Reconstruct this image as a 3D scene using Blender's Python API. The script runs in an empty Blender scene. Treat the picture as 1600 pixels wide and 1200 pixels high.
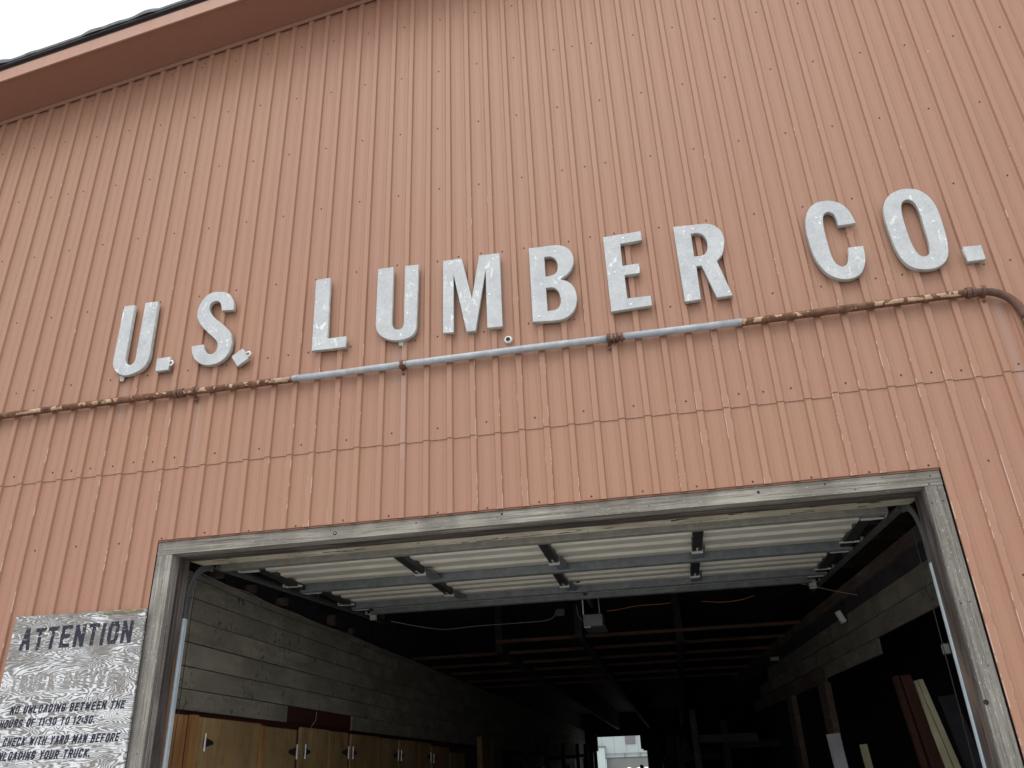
import bpy, bmesh, math, random
from mathutils import Vector, Matrix
random.seed(7)
D = bpy.data
C = D.collections.new('scene_objects') if False else bpy.context.scene.collection
scn = bpy.context.scene
R_ = math.radians

# ------------------------------------------------------------------ camera
cam_d = D.cameras.new('camera'); cam = D.objects.new('camera', cam_d); C.objects.link(cam)
cam_d.sensor_width = 36.0; cam_d.lens = 28.0330
cam_d.shift_x = 0.01043; cam_d.shift_y = 0.00933
cam_d.clip_start = 0.05; cam_d.clip_end = 1000
cam.matrix_world = Matrix([[0.978981, 0.115929, 0.1678, 5.634806], [0.201363, -0.418733, -0.885503, -5.939829], [-0.032392, 0.900679, -0.433276, 1.65], [0.0, 0.0, 0.0, 1.0]])
scn.camera = cam

# ------------------------------------------------------------------ overcast sky + soft sun
SUN_EL, SUN_AZ = 60.0, 192.0          # high overcast light from in front of the facade
w = D.worlds.new('World'); scn.world = w; w.use_nodes = True
nt = w.node_tree; nt.nodes.clear()
out = nt.nodes.new('ShaderNodeOutputWorld'); bg = nt.nodes.new('ShaderNodeBackground')
sky = nt.nodes.new('ShaderNodeTexSky'); sky.sky_type = 'NISHITA'; sky.sun_disc = False
sky.sun_elevation = R_(SUN_EL); sky.sun_rotation = R_(SUN_AZ)
sky.air_density = 1.0; sky.dust_density = 6.0; sky.ozone_density = 1.0
hs = nt.nodes.new('ShaderNodeHueSaturation'); hs.inputs['Saturation'].default_value = 0.16   # cloud cover: nearly colourless
cl = nt.nodes.new('ShaderNodeMix'); cl.data_type = 'RGBA'; cl.inputs[0].default_value = 0.72      # even cloud deck over the sky
cl.inputs[7].default_value = (8.0, 8.25, 8.5, 1)
nt.links.new(sky.outputs[0], hs.inputs['Color']); nt.links.new(hs.outputs[0], cl.inputs[6]); nt.links.new(cl.outputs[2], bg.inputs[0])
bg.inputs[1].default_value = 0.15
nt.links.new(bg.outputs[0], out.inputs[0])
sd = D.lights.new('sun', 'SUN'); so = D.objects.new('sun', sd); C.objects.link(so)
sd.energy = 0.9; sd.angle = R_(42); sd.color = (1.0, 0.97, 0.93)
az = R_(SUN_AZ)
to_sun = Vector((math.sin(az)*math.cos(R_(SUN_EL)), math.cos(az)*math.cos(R_(SUN_EL)), math.sin(R_(SUN_EL))))
so.rotation_euler = to_sun.to_track_quat('Z', 'Y').to_euler()
scn.view_settings.view_transform = 'Standard'; scn.view_settings.look = 'None'
scn.view_settings.exposure = 0.35; scn.view_settings.gamma = 1.0
scn.view_settings.use_curve_mapping = False
scn.render.engine = 'CYCLES'
scn.cycles.max_bounces = 8; scn.cycles.diffuse_bounces = 5; scn.cycles.glossy_bounces = 3

# ------------------------------------------------------------------ materials
class NT:
    def __init__(s, name):
        s.m = D.materials.new(name); s.m.use_nodes = True
        s.t = s.m.node_tree; s.b = s.t.nodes['Principled BSDF']
        s.tc = s.t.nodes.new('ShaderNodeTexCoord')
    def n(s, typ, **k):
        x = s.t.nodes.new(typ)
        for a, v in k.items(): setattr(x, a, v)
        return x
    def l(s, a, b): s.t.links.new(a, b)
    def vec(s, scale=(1, 1, 1), rnd=True, loc=(0, 0, 0)):
        mp = s.n('ShaderNodeMapping'); mp.inputs['Scale'].default_value = scale; mp.inputs['Location'].default_value = loc
        if rnd:
            oi = s.n('ShaderNodeObjectInfo'); cx = s.n('ShaderNodeCombineXYZ')
            mu = s.n('ShaderNodeMath', operation='MULTIPLY'); mu.inputs[1].default_value = 37.0
            s.l(oi.outputs['Random'], mu.inputs[0])
            for i in range(3): s.l(mu.outputs[0], cx.inputs[i])
            ad = s.n('ShaderNodeVectorMath', operation='ADD'); s.l(s.tc.outputs['Object'], ad.inputs[0]); s.l(cx.outputs[0], ad.inputs[1])
            s.l(ad.outputs[0], mp.inputs[0])
        else: s.l(s.tc.outputs['Object'], mp.inputs[0])
        return mp.outputs[0]
    def noise(s, v, scale, detail=4, rough=0.55, dist=0.0):
        x = s.n('ShaderNodeTexNoise'); x.inputs['Scale'].default_value = scale; x.inputs['Detail'].default_value = detail
        x.inputs['Roughness'].default_value = rough; x.inputs['Distortion'].default_value = dist
        s.l(v, x.inputs['Vector']); return x.outputs['Fac']
    def ramp(s, f, stops):
        x = s.n('ShaderNodeValToRGB'); e = x.color_ramp.elements
        while len(e) < len(stops): e.new(0.5)
        for i, (p, c) in enumerate(stops):
            e[i].position = p
            if not isinstance(c, (tuple, list)): c = (c, c, c)
            e[i].color = (*c, 1)
        s.l(f, x.inputs[0]); return x.outputs[0]
    def mix(s, f, a, b, blend='MIX'):
        x = s.n('ShaderNodeMix', data_type='RGBA', blend_type=blend)
        for v, k in ((f, 0), (a, 6), (b, 7)):
            if isinstance(v, (int, float)): x.inputs[k].default_value = v
            elif isinstance(v, tuple): x.inputs[k].default_value = (*v, 1)
            else: s.l(v, x.inputs[k])
        return x.outputs[2]
    def math(s, op, a, b=None, c=None):
        x = s.n('ShaderNodeMath', operation=op)
        for i, v in enumerate((a, b, c)):
            if v is None: continue
            if isinstance(v, (int, float)): x.inputs[i].default_value = v
            else: s.l(v, x.inputs[i])
        return x.outputs[0]
    def bump(s, h, strength=0.3, dist=0.005):
        x = s.n('ShaderNodeBump'); x.inputs['Strength'].default_value = strength; x.inputs['Distance'].default_value = dist
        s.l(h, x.inputs['Height']); s.l(x.outputs[0], s.b.inputs['Normal'])
    def fin(s, col, rough=0.7, metal=0.0, spec=0.4):
        if isinstance(col, tuple): s.b.inputs['Base Color'].default_value = (*col, 1)
        else: s.l(col, s.b.inputs['Base Color'])
        if isinstance(rough, (int, float)): s.b.inputs['Roughness'].default_value = rough
        else: s.l(rough, s.b.inputs['Roughness'])
        s.b.inputs['Metallic'].default_value = metal
        s.b.inputs['Specular IOR Level'].default_value = spec
        return s.m

P = 0.2032                # rib spacing of the siding
SEAM = 4.20

def m_siding(name='painted_siding', base=(0.325, 0.183, 0.121), wear=True):
    t = NT(name)
    v0 = t.vec(rnd=False)
    big = t.noise(t.vec((0.35, 0.35, 0.22), False), 1.0, 3, 0.5)
    streak = t.noise(t.vec((9, 9, 0.35), False), 1.6, 3, 0.6)
    fine = t.noise(v0, 160, 2, 0.6)
    col = t.mix(t.ramp(big, [(0.3, 0.0), (0.7, 1.0)]), base, tuple(c*k for c, k in zip(base, (1.05, 0.95, 0.92))))
    col = t.mix(t.ramp(streak, [(0.35, 0.0), (0.62, 0.35)]), col, tuple(c*k for c, k in zip(base, (1.12, 1.16, 1.20))))
    col = t.mix(t.ramp(streak, [(0.25, 0.22), (0.42, 0.0)]), col, tuple(c*0.78 for c in base))
    col = t.mix(t.ramp(fine, [(0.35, 0.12), (0.6, 0.0)]), col, tuple(c*0.75 for c in base))
    oi = t.n('ShaderNodeObjectInfo')
    col = t.mix(t.math('MULTIPLY', oi.outputs['Random'], 0.6), col, tuple(c*k for c, k in zip(base, (1.01, 0.93, 0.98))))
    # bird droppings / chips
    vo = t.n('ShaderNodeTexVoronoi'); vo.inputs['Scale'].default_value = 2.6; t.l(v0, vo.inputs['Vector'])
    chip = t.math('MULTIPLY', t.math('LESS_THAN', vo.outputs['Distance'], 0.022), t.math('GREATER_THAN', t.noise(v0, 3.7, 1), 0.52))
    col = t.mix(t.math('MULTIPLY', chip, 0.55), col, (0.62, 0.52, 0.45))
    if wear:
        # paint rubbed through along the rib edges near the door
        sx = t.n('ShaderNodeSeparateXYZ'); t.l(t.tc.outputs['Object'], sx.inputs[0])
        u = t.math('ABSOLUTE', t.math('SUBTRACT', t.math('FRACT', t.math('ADD', t.math('DIVIDE', sx.outputs['X'], P), 100.5)), 0.5))
        edge = t.math('LESS_THAN', t.math('ABSOLUTE', t.math('SUBTRACT', u, 0.112)), 0.0075)
        nz = t.noise(t.vec((3, 3, 3.0), False), 1.3, 5, 0.75)
        gate = t.math('GREATER_THAN', nz, t.math('ADD', 0.535, t.math('MULTIPLY', t.math('SUBTRACT', sx.outputs['Z'], 3.5), 0.03)))
        gx = t.math('GREATER_THAN', t.math('ADD', t.noise(t.vec((1, 1, 0.2), False, (3, 0, 0)), 1.1, 2), t.math('MULTIPLY', sx.outputs['X'], 0.012)), 0.545)
        f = t.math('MULTIPLY', t.math('MULTIPLY', edge, gate), t.math('MULTIPLY', gx, 0.75))
        col = t.mix(f, col, (0.72, 0.60, 0.52))
    # pale run-off stains below the fixings
    sp = t.n('ShaderNodeSeparateXYZ'); t.l(t.tc.outputs['Object'], sp.inputs[0])
    for sx_, z0_, z1_, w_, st_ in ((3.655, 4.05, 5.16, 0.018, 0.45), (3.60, 4.75, 5.16, 0.05, 0.25), (0.90, 4.75, 5.17, 0.03, 0.35), (8.42, 3.9, 4.85, 0.025, 0.5), (5.47, 4.3, 4.85, 0.012, 0.3), (1.70, 4.2, 4.85, 0.012, 0.4)):
        a_ = t.math('LESS_THAN', t.math('ABSOLUTE', t.math('SUBTRACT', sp.outputs['X'], t.math('ADD', sx_-0.012, t.math('MULTIPLY', streak, 0.024)))), w_)
        b_ = t.math('MULTIPLY', t.math('GREATER_THAN', sp.outputs['Z'], z0_), t.math('LESS_THAN', sp.outputs['Z'], z1_))
        col = t.mix(t.math('MULTIPLY', t.math('MULTIPLY', a_, b_), t.math('MULTIPLY', streak, st_)), col, (0.34, 0.29, 0.30))
    dent = t.noise(t.vec((1.6, 1.6, 0.7), True), 1.0, 2, 0.5)
    t.bump(dent, 0.5, 0.02)
    return t.fin(col, 0.55, 0, 0.35)

def m_wood(name, dark, mid, light, axis='x', freq=22, cracks=0.5, rough=0.85, bump=0.5, tan=None, flecks=0.0, spots=0.0, tanpos=0.56):
    t = NT(name)
    sc = {'x': (1.1, freq, freq), 'z': (freq, freq, 1.1), 'y': (freq, 1.1, freq)}[axis]
    sc2 = {'x': (2.2, freq*2.6, freq*2.6), 'z': (freq*2.6, freq*2.6, 2.2), 'y': (freq*2.6, 2.2, freq*2.6)}[axis]
    g = t.noise(t.vec(sc), 1.0, 6, 0.65, 0.8)
    h = t.noise(t.vec(sc2), 1.0, 4, 0.7, 0.3)
    b = t.noise(t.vec((1, 1, 1)), 1.7, 3, 0.5)
    col = t.ramp(g, [(0.28, dark), (0.45, mid), (0.68, light)])
    col = t.mix(t.ramp(h, [(0.34, 0.65*cracks), (0.46, 0.0)]), col, tuple(c*0.35 for c in dark))
    col = t.mix(t.ramp(h, [(0.56, 0.0), (0.72, 0.45)]), col, tuple(min(1, c*1.45) for c in light))
    col = t.mix(t.ramp(b, [(0.42, 0.5), (0.62, 0.0)]), col, tuple(c*0.8 for c in dark))
    if tan: col = t.mix(t.ramp(t.noise(t.vec(tuple(x*0.35 for x in sc)), 1.0, 4, 0.6, 1.0), [(tanpos, 0.0), (tanpos+0.10, 0.7)]), col, tan)
    if flecks:
        sc3 = {'x': (26, 150, 150), 'z': (150, 150, 26), 'y': (150, 26, 150)}[axis]
        fl = t.noise(t.vec(sc3), 1.0, 3, 0.7)
        col = t.mix(t.ramp(fl, [(0.62, 0.0), (0.68, flecks)]), col, (0.62, 0.61, 0.57))
        col = t.mix(t.ramp(fl, [(0.30, flecks), (0.37, 0.0)]), col, (0.05, 0.045, 0.04))
    if spots:
        sn = t.noise(t.vec((1, 1, 1)), 13, 5, 0.75, 0.3); sg_ = t.noise(t.vec((1, 1, 1)), 1.9, 2, 0.5)
        col = t.mix(t.math('MULTIPLY', t.ramp(sn, [(0.56, 0.0), (0.62, spots)]), t.ramp(sg_, [(0.45, 0.1), (0.6, 1.0)])), col, (0.03, 0.028, 0.025))
    t.bump(t.math('ADD', g, t.math('MULTIPLY', h, 0.6)), bump, 0.004)
    return t.fin(col, rough, 0, 0.2)

def m_galv(name, a=(0.33, 0.36, 0.38), b=(0.48, 0.52, 0.55), rough=0.5, metal=0.55, rust=0.0):
    t = NT(name)
    f = t.noise(t.vec(), 9, 5, 0.65)
    col = t.mix(t.ramp(f, [(0.35, 0.0), (0.65, 1.0)]), a, b)
    if rust: col = t.mix(t.ramp(t.noise(t.vec((1, 1, 1)), 2.3, 6, 0.7), [(0.60, 0.0), (0.72, rust)]), col, (0.30, 0.15, 0.07))
    t.bump(t.noise(t.vec(), 40, 2), 0.15, 0.002)
    return t.fin(col, rough, metal, 0.5)

def m_rust(name='rusty_conduit'):
    t = NT(name)
    f = t.noise(t.vec((2.0, 2.0, 2.0), False), 9, 6, 0.75)
    col = t.ramp(f, [(0.3, (0.05, 0.026, 0.017)), (0.5, (0.135, 0.066, 0.040)), (0.7, (0.27, 0.135, 0.065))])
    # old zinc left in long drops along the front
    p = t.noise(t.vec((11, 9, 9), False), 1.0, 3, 0.55, 0.3)
    reg = t.noise(t.vec((0.55, 0.1, 0.1), False, (2.2, 0, 0)), 1.0, 2)
    m = t.math('MULTIPLY', t.math('GREATER_THAN', p, 0.535), t.math('GREATER_THAN', reg, 0.44))
    sp = t.n('ShaderNodeSeparateXYZ'); t.l(t.tc.outputs['Normal'], sp.inputs[0])
    m = t.math('MULTIPLY', m, t.math('LESS_THAN', t.math('ABSOLUTE', t.math('ADD', sp.outputs['Z'], 0.1)), 0.6))
    m = t.math('MULTIPLY', m, t.math('LESS_THAN', sp.outputs['Y'], 0.0))
    col = t.mix(t.math('MULTIPLY', m, 0.8), col, t.mix(t.ramp(f, [(0.35, 0.0), (0.6, 1.0)]), (0.40, 0.22, 0.11), (0.56, 0.44, 0.33)))
    t.bump(f, 0.6, 0.004)
    return t.fin(col, 0.8, 0.05, 0.3)

def m_letter():
    t = NT('flaking_silver_paint')
    v = t.vec()
    a = t.noise(v, 5, 6, 0.7)
    s = t.noise(v, 75, 3, 0.75)
    p = t.noise(t.vec((1, 1, 0.55)), 13, 5, 0.75, 0.6)
    col = t.ramp(a, [(0.3, (0.37, 0.39, 0.405)), (0.5, (0.435, 0.455, 0.465)), (0.7, (0.50, 0.52, 0.525))])
    col = t.mix(t.ramp(s, [(0.36, 0.5), (0.45, 0.0)]), col, (0.25, 0.26, 0.28))
    col = t.mix(t.ramp(s, [(0.60, 0.0), (0.72, 0.5)]), col, (0.66, 0.70, 0.71))
    col = t.mix(t.ramp(p, [(0.595, 0.0), (0.64, 0.75)]), col, (0.72, 0.75, 0.75))
    col = t.mix(t.ramp(p, [(0.32, 0.5), (0.38, 0.0)]), col, (0.30, 0.31, 0.33))
    t.bump(t.math('ADD', s, p), 0.5, 0.004)
    return t.fin(col, 0.6, 0.0, 0.4)

def plywood_nodes(t):
    v = t.vec((0.75, 1, 3.0), False)
    n1 = t.noise(v, 1.7, 3, 0.5, 0.5)
    n2 = t.noise(t.vec((3, 1, 9), False), 3.0, 3, 0.6)
    h = t.math('ADD', n1, t.math('MULTIPLY', n2, 0.05))
    g = t.math('SINE', t.math('MULTIPLY', h, 230.0))
    fine = t.noise(t.vec((6, 1, 60), False), 2.0, 3, 0.7)
    sx = t.n('ShaderNodeSeparateXYZ'); t.l(t.tc.outputs['Object'], sx.inputs[0])
    patch = t.noise(t.vec((1.5, 1, 2.5), False, (4, 0, 0)), 2.4, 4, 0.6)
    # the top strip has lost more of its white paint than the rest
    bare = t.math('MULTIPLY', t.ramp(sx.outputs['Z'], [(0.5, 0.0), (1.0, 1.0)]), 0.0)
    zz = t.n('ShaderNodeMapRange'); zz.inputs[1].default_value = 0.95; zz.inputs[2].default_value = 1.2; t.l(sx.outputs['Z'], zz.inputs[0])
    bare = t.math('ADD', t.math('MULTIPLY', zz.outputs[0], 0.75), 0.15)
    thr = t.math('ADD', t.math('MULTIPLY', t.math('SUBTRACT', 0.54, patch), 5.0), bare)
    mask = t.ramp(t.math('ADD', t.math('MULTIPLY', t.math('SUBTRACT', t.math('ADD', g, t.math('MULTIPLY', fine, 1.0)), t.math('ADD', thr, 0.3)), 0.95), 0.5), [(0.0, 0.0), (1.0, 1.0)])
    wood = t.ramp(fine, [(0.3, (0.12, 0.115, 0.11)), (0.7, (0.29, 0.275, 0.26))])
    col = t.mix(mask, wood, (0.62, 0.645, 0.67))
    return col, mask, fine, g

def m_plywood():
    t = NT('weathered_white_plywood')
    col, mask, fine, g = plywood_nodes(t)
    t.bump(t.math('ADD', g, fine), 0.4, 0.002)
    return t.fin(col, 0.8, 0, 0.2)

def m_sign_paint(name, paint, keep):
    t = NT(name)
    col, mask, fine, g = plywood_nodes(t)
    wn = t.noise(t.vec((8, 1, 22), False), 2.5, 4, 0.7)
    k = t.ramp(wn, [(keep, 1.0), (keep+0.07, 0.12)])
    col = t.mix(k, col, paint)
    return t.fin(col, 0.8, 0, 0.2)

def m_flat(name, c, rough=0.8, metal=0, var=0.25, scale=12, spec=0.3):
    t = NT(name)
    f = t.noise(t.vec(), scale, 5, 0.65)
    col = t.mix(t.ramp(f, [(0.3, 0.0), (0.7, 1.0)]), tuple(x*(1-var) for x in c), tuple(min(1, x*(1+var)) for x in c))
    t.bump(f, 0.15, 0.003)
    return t.fin(col, rough, metal, spec)

M = {}
M['siding'] = m_siding()
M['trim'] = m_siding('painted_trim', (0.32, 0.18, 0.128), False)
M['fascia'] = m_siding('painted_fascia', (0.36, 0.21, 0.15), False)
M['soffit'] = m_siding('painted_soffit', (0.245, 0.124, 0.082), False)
M['wood_x'] = m_wood('weathered_board_level', (0.11, 0.098, 0.082), (0.265, 0.25, 0.22), (0.39, 0.375, 0.335), 'x', 34, 1.0, flecks=0.75)
M['wood_z'] = m_wood('weathered_board_upright', (0.105, 0.094, 0.082), (0.235, 0.222, 0.20), (0.36, 0.348, 0.318), 'z', 34, 1.0, flecks=0.7)
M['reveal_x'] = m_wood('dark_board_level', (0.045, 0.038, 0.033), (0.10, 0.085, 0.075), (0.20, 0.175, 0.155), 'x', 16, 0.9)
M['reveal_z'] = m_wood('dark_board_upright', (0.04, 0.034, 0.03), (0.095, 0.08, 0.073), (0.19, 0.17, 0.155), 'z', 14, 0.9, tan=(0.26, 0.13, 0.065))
M['cream'] = m_wood('peeling_cream_board', (0.26, 0.22, 0.14), (0.70, 0.66, 0.52), (0.80, 0.76, 0.62), 'x', 9, 0.9)
M['letter'] = m_letter()
M['letter_edge'] = m_flat('letter_edge_paint', (0.42, 0.43, 0.41), 0.8)
M['plywood'] = m_plywood()
M['ink'] = m_sign_paint('black_sign_paint', (0.03, 0.03, 0.045), 0.585)
M['ink_small'] = m_sign_paint('thin_black_sign_paint', (0.022, 0.022, 0.045), 0.61)
M['ghost'] = m_sign_paint('worn_away_sign_paint', (0.24, 0.23, 0.22), 0.53)
M['rust'] = m_rust()
M['galv'] = m_galv('galvanised_steel')
M['conduit'] = m_galv('galvanised_conduit', (0.28, 0.305, 0.33), (0.40, 0.43, 0.455), 0.65, 0.15, 0.5)
M['strut'] = m_galv('dull_zinc_strut', (0.20, 0.225, 0.235), (0.30, 0.33, 0.34), 0.5, 0.3)
M['strut_warm'] = m_galv('stained_zinc_strut', (0.24, 0.24, 0.22), (0.36, 0.34, 0.30), 0.55, 0.2, 0.6)
M['track'] = m_galv('daylit_track', (0.54, 0.64, 0.72), (0.66, 0.76, 0.82), 0.5, 0.1)  # daylight on the lower track put into this pale colour
M['track_dark'] = m_galv('shaded_track', (0.10, 0.11, 0.115), (0.16, 0.17, 0.175), 0.5, 0.3)  # same track steel with the shade under the ceiling put into its colour
M['panel'] = m_flat('off_white_door_panel', (0.74, 0.725, 0.64), 0.55, 0, 0.10, 3)
M['stile'] = m_flat('dark_steel_stile', (0.045, 0.05, 0.052), 0.5, 0.3)
M['bright'] = m_flat('bright_hinge_steel', (0.70, 0.71, 0.71), 0.4, 0.1, 0.1)
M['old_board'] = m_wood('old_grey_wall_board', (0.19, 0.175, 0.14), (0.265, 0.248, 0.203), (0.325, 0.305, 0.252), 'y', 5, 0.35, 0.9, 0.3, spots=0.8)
M['dim_board'] = m_wood('dim_wall_board', (0.10, 0.09, 0.075), (0.15, 0.137, 0.113), (0.19, 0.175, 0.145), 'y', 5, 0.4, 0.9, 0.3, spots=0.8)  # darker copy of the grey board; the right side's dimness is in the colour
M['ply_door'] = m_wood('tan_plywood_door', (0.20, 0.125, 0.055), (0.29, 0.195, 0.09), (0.36, 0.25, 0.125), 'z', 5, 0.3, 0.8, 0.2, tan=(0.34, 0.17, 0.06), spots=0.5)
M['orange_strip'] = m_wood('orange_pine_strip', (0.22, 0.105, 0.04), (0.33, 0.165, 0.06), (0.40, 0.21, 0.085), 'z', 12, 0.4)
M['maroon'] = m_flat('maroon_painted_board', (0.060, 0.016, 0.017), 0.7)
M['joist'] = m_wood('reddish_joist', (0.06, 0.031, 0.022), (0.095, 0.050, 0.037), (0.13, 0.070, 0.052), 'x', 12, 0.3)
M['dark_wood'] = m_flat('shade_dark_timber', (0.030, 0.026, 0.031), 0.9, 0, 0.4, 5)  # near-black, faintly purple: deep shade of the hall put into the timber colour
M['mid_wood'] = m_wood('dim_brown_timber', (0.06, 0.045, 0.038), (0.10, 0.075, 0.062), (0.15, 0.12, 0.10), 'y', 9, 0.4)
M['new_wood'] = m_wood('pale_new_lumber', (0.36, 0.32, 0.20), (0.46, 0.42, 0.29), (0.54, 0.50, 0.36), 'z', 10, 0.2)
M['red_wood'] = m_wood('red_brown_lumber', (0.032, 0.013, 0.010), (0.046, 0.018, 0.013), (0.062, 0.026, 0.018), 'z', 10, 0.3)
M['grey_plank'] = m_wood('grey_plank', (0.28, 0.28, 0.30), (0.38, 0.38, 0.41), (0.46, 0.46, 0.48), 'z', 6, 0.3)
M['black'] = m_flat('matt_black', (0.012, 0.012, 0.013), 0.7)
M['white'] = m_flat('white_plastic', (0.62, 0.63, 0.60), 0.5, 0, 0.08)
M['opener'] = m_flat('grey_opener_housing', (0.22, 0.24, 0.25), 0.4, 0.2, 0.1)
M['screw'] = m_flat('brown_screw_head', (0.06, 0.028, 0.02), 0.6)
M['roof_edge'] = m_flat('dark_roof_edge', (0.045, 0.038, 0.038), 0.6)
M['membrane'] = m_flat('grey_roof_membrane', (0.10, 0.12, 0.135), 0.6, 0, 0.4)
M['ground'] = m_flat('gravelly_asphalt', (0.40, 0.39, 0.375), 0.95, 0, 0.25, 3)
M['floor'] = m_flat('dusty_concrete', (0.26, 0.245, 0.235), 0.9, 0, 0.3, 2)
M['far_wall'] = m_flat('pale_grey_metal_wall', (0.36, 0.41, 0.42), 0.6, 0, 0.04, 1)
M['far_pale'] = m_flat('pale_blue_grey_trim', (0.42, 0.49, 0.49), 0.6, 0, 0.04, 1)
M['far_dark'] = m_flat('darker_grey_wall', (0.17, 0.175, 0.17), 0.7, 0, 0.08, 1)
M['far_window'] = m_flat('dull_window_shutter', (0.16, 0.155, 0.17), 0.5, 0, 0.1, 3)
M['snow_white'] = m_flat('white_wrapped_pile', (0.80, 0.82, 0.82), 0.6, 0, 0.08, 9)
M['tan_wire'] = m_flat('tan_wire', (0.42, 0.33, 0.24), 0.6)
M['orange_wire'] = m_flat('orange_wire', (0.45, 0.17, 0.07), 0.6)
M['grey_wire'] = m_flat('grey_wire', (0.30, 0.30, 0.28), 0.6)

# ------------------------------------------------------------------ mesh builder
class MB:
    def __init__(s): s.v = []; s.f = []; s.mi = []; s.mat = 0
    def face(s, pts):
        i = len(s.v); s.v += [tuple(p) for p in pts]; s.f.append(tuple(range(i, i+len(pts)))); s.mi.append(s.mat)
    def grid(s, rows):                       # rows of equal length -> shared verts
        i = len(s.v); n = len(rows[0])
        for r in rows: s.v += [tuple(p) for p in r]
        for a in range(len(rows)-1):
            for b in range(n-1):
                s.f.append((i+a*n+b, i+a*n+b+1, i+(a+1)*n+b+1, i+(a+1)*n+b)); s.mi.append(s.mat)
    def hexa(s, p):                          # 8 points: bottom ring then top ring
        i = len(s.v); s.v += [tuple(q) for q in p]
        for f in ((3,2,1,0),(4,5,6,7),(0,1,5,4),(1,2,6,5),(2,3,7,6),(3,0,4,7)):
            s.f.append(tuple(i+k for k in f)); s.mi.append(s.mat)
    def box(s, x0, x1, y0, y1, z0, z1, j=0.0):
        r = lambda: random.uniform(-j, j)
        s.hexa([(x0+r(),y0,z0+r()),(x1+r(),y0,z0+r()),(x1+r(),y1,z0+r()),(x0+r(),y1,z0+r()),
                (x0+r(),y0,z1+r()),(x1+r(),y0,z1+r()),(x1+r(),y1,z1+r()),(x0+r(),y1,z1+r())])
    def tube(s, path, r, n=10, cap=True):
        P_ = [Vector(p) for p in path]; rings = []
        up = None
        for k, p in enumerate(P_):
            d = (P_[min(k+1, len(P_)-1)] - P_[max(k-1, 0)]).normalized()
            if up is None: up = Vector((0,0,1)) if abs(d.z) < 0.9 else Vector((0,1,0))
            a = d.cross(up).normalized(); b = a.cross(d).normalized(); up = b
            rr = r[k] if isinstance(r, (list, tuple)) else r
            rings.append([p + (a*math.cos(2*math.pi*i/n) + b*math.sin(2*math.pi*i/n))*rr for i in range(n)])
        i0 = len(s.v)
        for q in rings: s.v += [tuple(x) for x in q]
        for a in range(len(rings)-1):
            for b in range(n):
                s.f.append((i0+a*n+b, i0+(a+1)*n+b, i0+(a+1)*n+(b+1)%n, i0+a*n+(b+1)%n)); s.mi.append(s.mat)
        if cap:
            s.f.append(tuple(i0+b for b in range(n))); s.mi.append(s.mat)
            s.f.append(tuple(i0+(len(rings)-1)*n+b for b in reversed(range(n)))); s.mi.append(s.mat)
    def build(s, name, mat, parent=None, smooth=False, bevel=0.0, loc=None):
        off = Vector((0,0,0)) if parent is None else wloc(parent)
        if loc is not None: off = Vector(loc)
        me = D.meshes.new(name)
        me.from_pydata([(x-off.x, y-off.y, z-off.z) for x, y, z in s.v], [], s.f)
        mats = mat if isinstance(mat, list) else [mat]
        for m in mats: me.materials.append(m)
        if len(mats) > 1: me.polygons.foreach_set('material_index', s.mi)
        if smooth: me.polygons.foreach_set('use_smooth', [True]*len(me.polygons))
        me.update()
        bm = bmesh.new(); bm.from_mesh(me); bmesh.ops.recalc_face_normals(bm, faces=bm.faces) if not smooth or True else None
        bm.to_mesh(me); bm.free()
        o = D.objects.new(name, me); C.objects.link(o)
        if parent is None: o.location = off
        else:
            o.parent = parent; o.location = off - wloc(parent)
        if bevel:
            b = o.modifiers.new('bevel', 'BEVEL'); b.width = bevel; b.segments = 2; b.limit_method = 'ANGLE'
        return o

def wloc(o):
    v = Vector(o.location)
    while o.parent: o = o.parent; v = v + Vector(o.location)
    return v
def tag(o, label=None, cat=None, group=None, kind=None):
    if label: o['label'] = label
    if cat: o['category'] = cat
    if group: o['group'] = group
    if kind: o['kind'] = kind
    return o
def empty(name, loc, label, cat, group=None):
    o = D.objects.new(name, None); C.objects.link(o); o.location = loc; o.empty_display_size = 0.1
    return tag(o, label, cat, group)
def boxpart(name, mat, parent, *a, j=0.0, bevel=0.0):
    m = MB(); m.box(*a, j=j); return m.build(name, mat, parent, bevel=bevel)
def copy_part(o, parent, loc, name=None):
    c = o.copy(); c.parent = parent; c.location = loc; C.objects.link(c); return c

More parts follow.
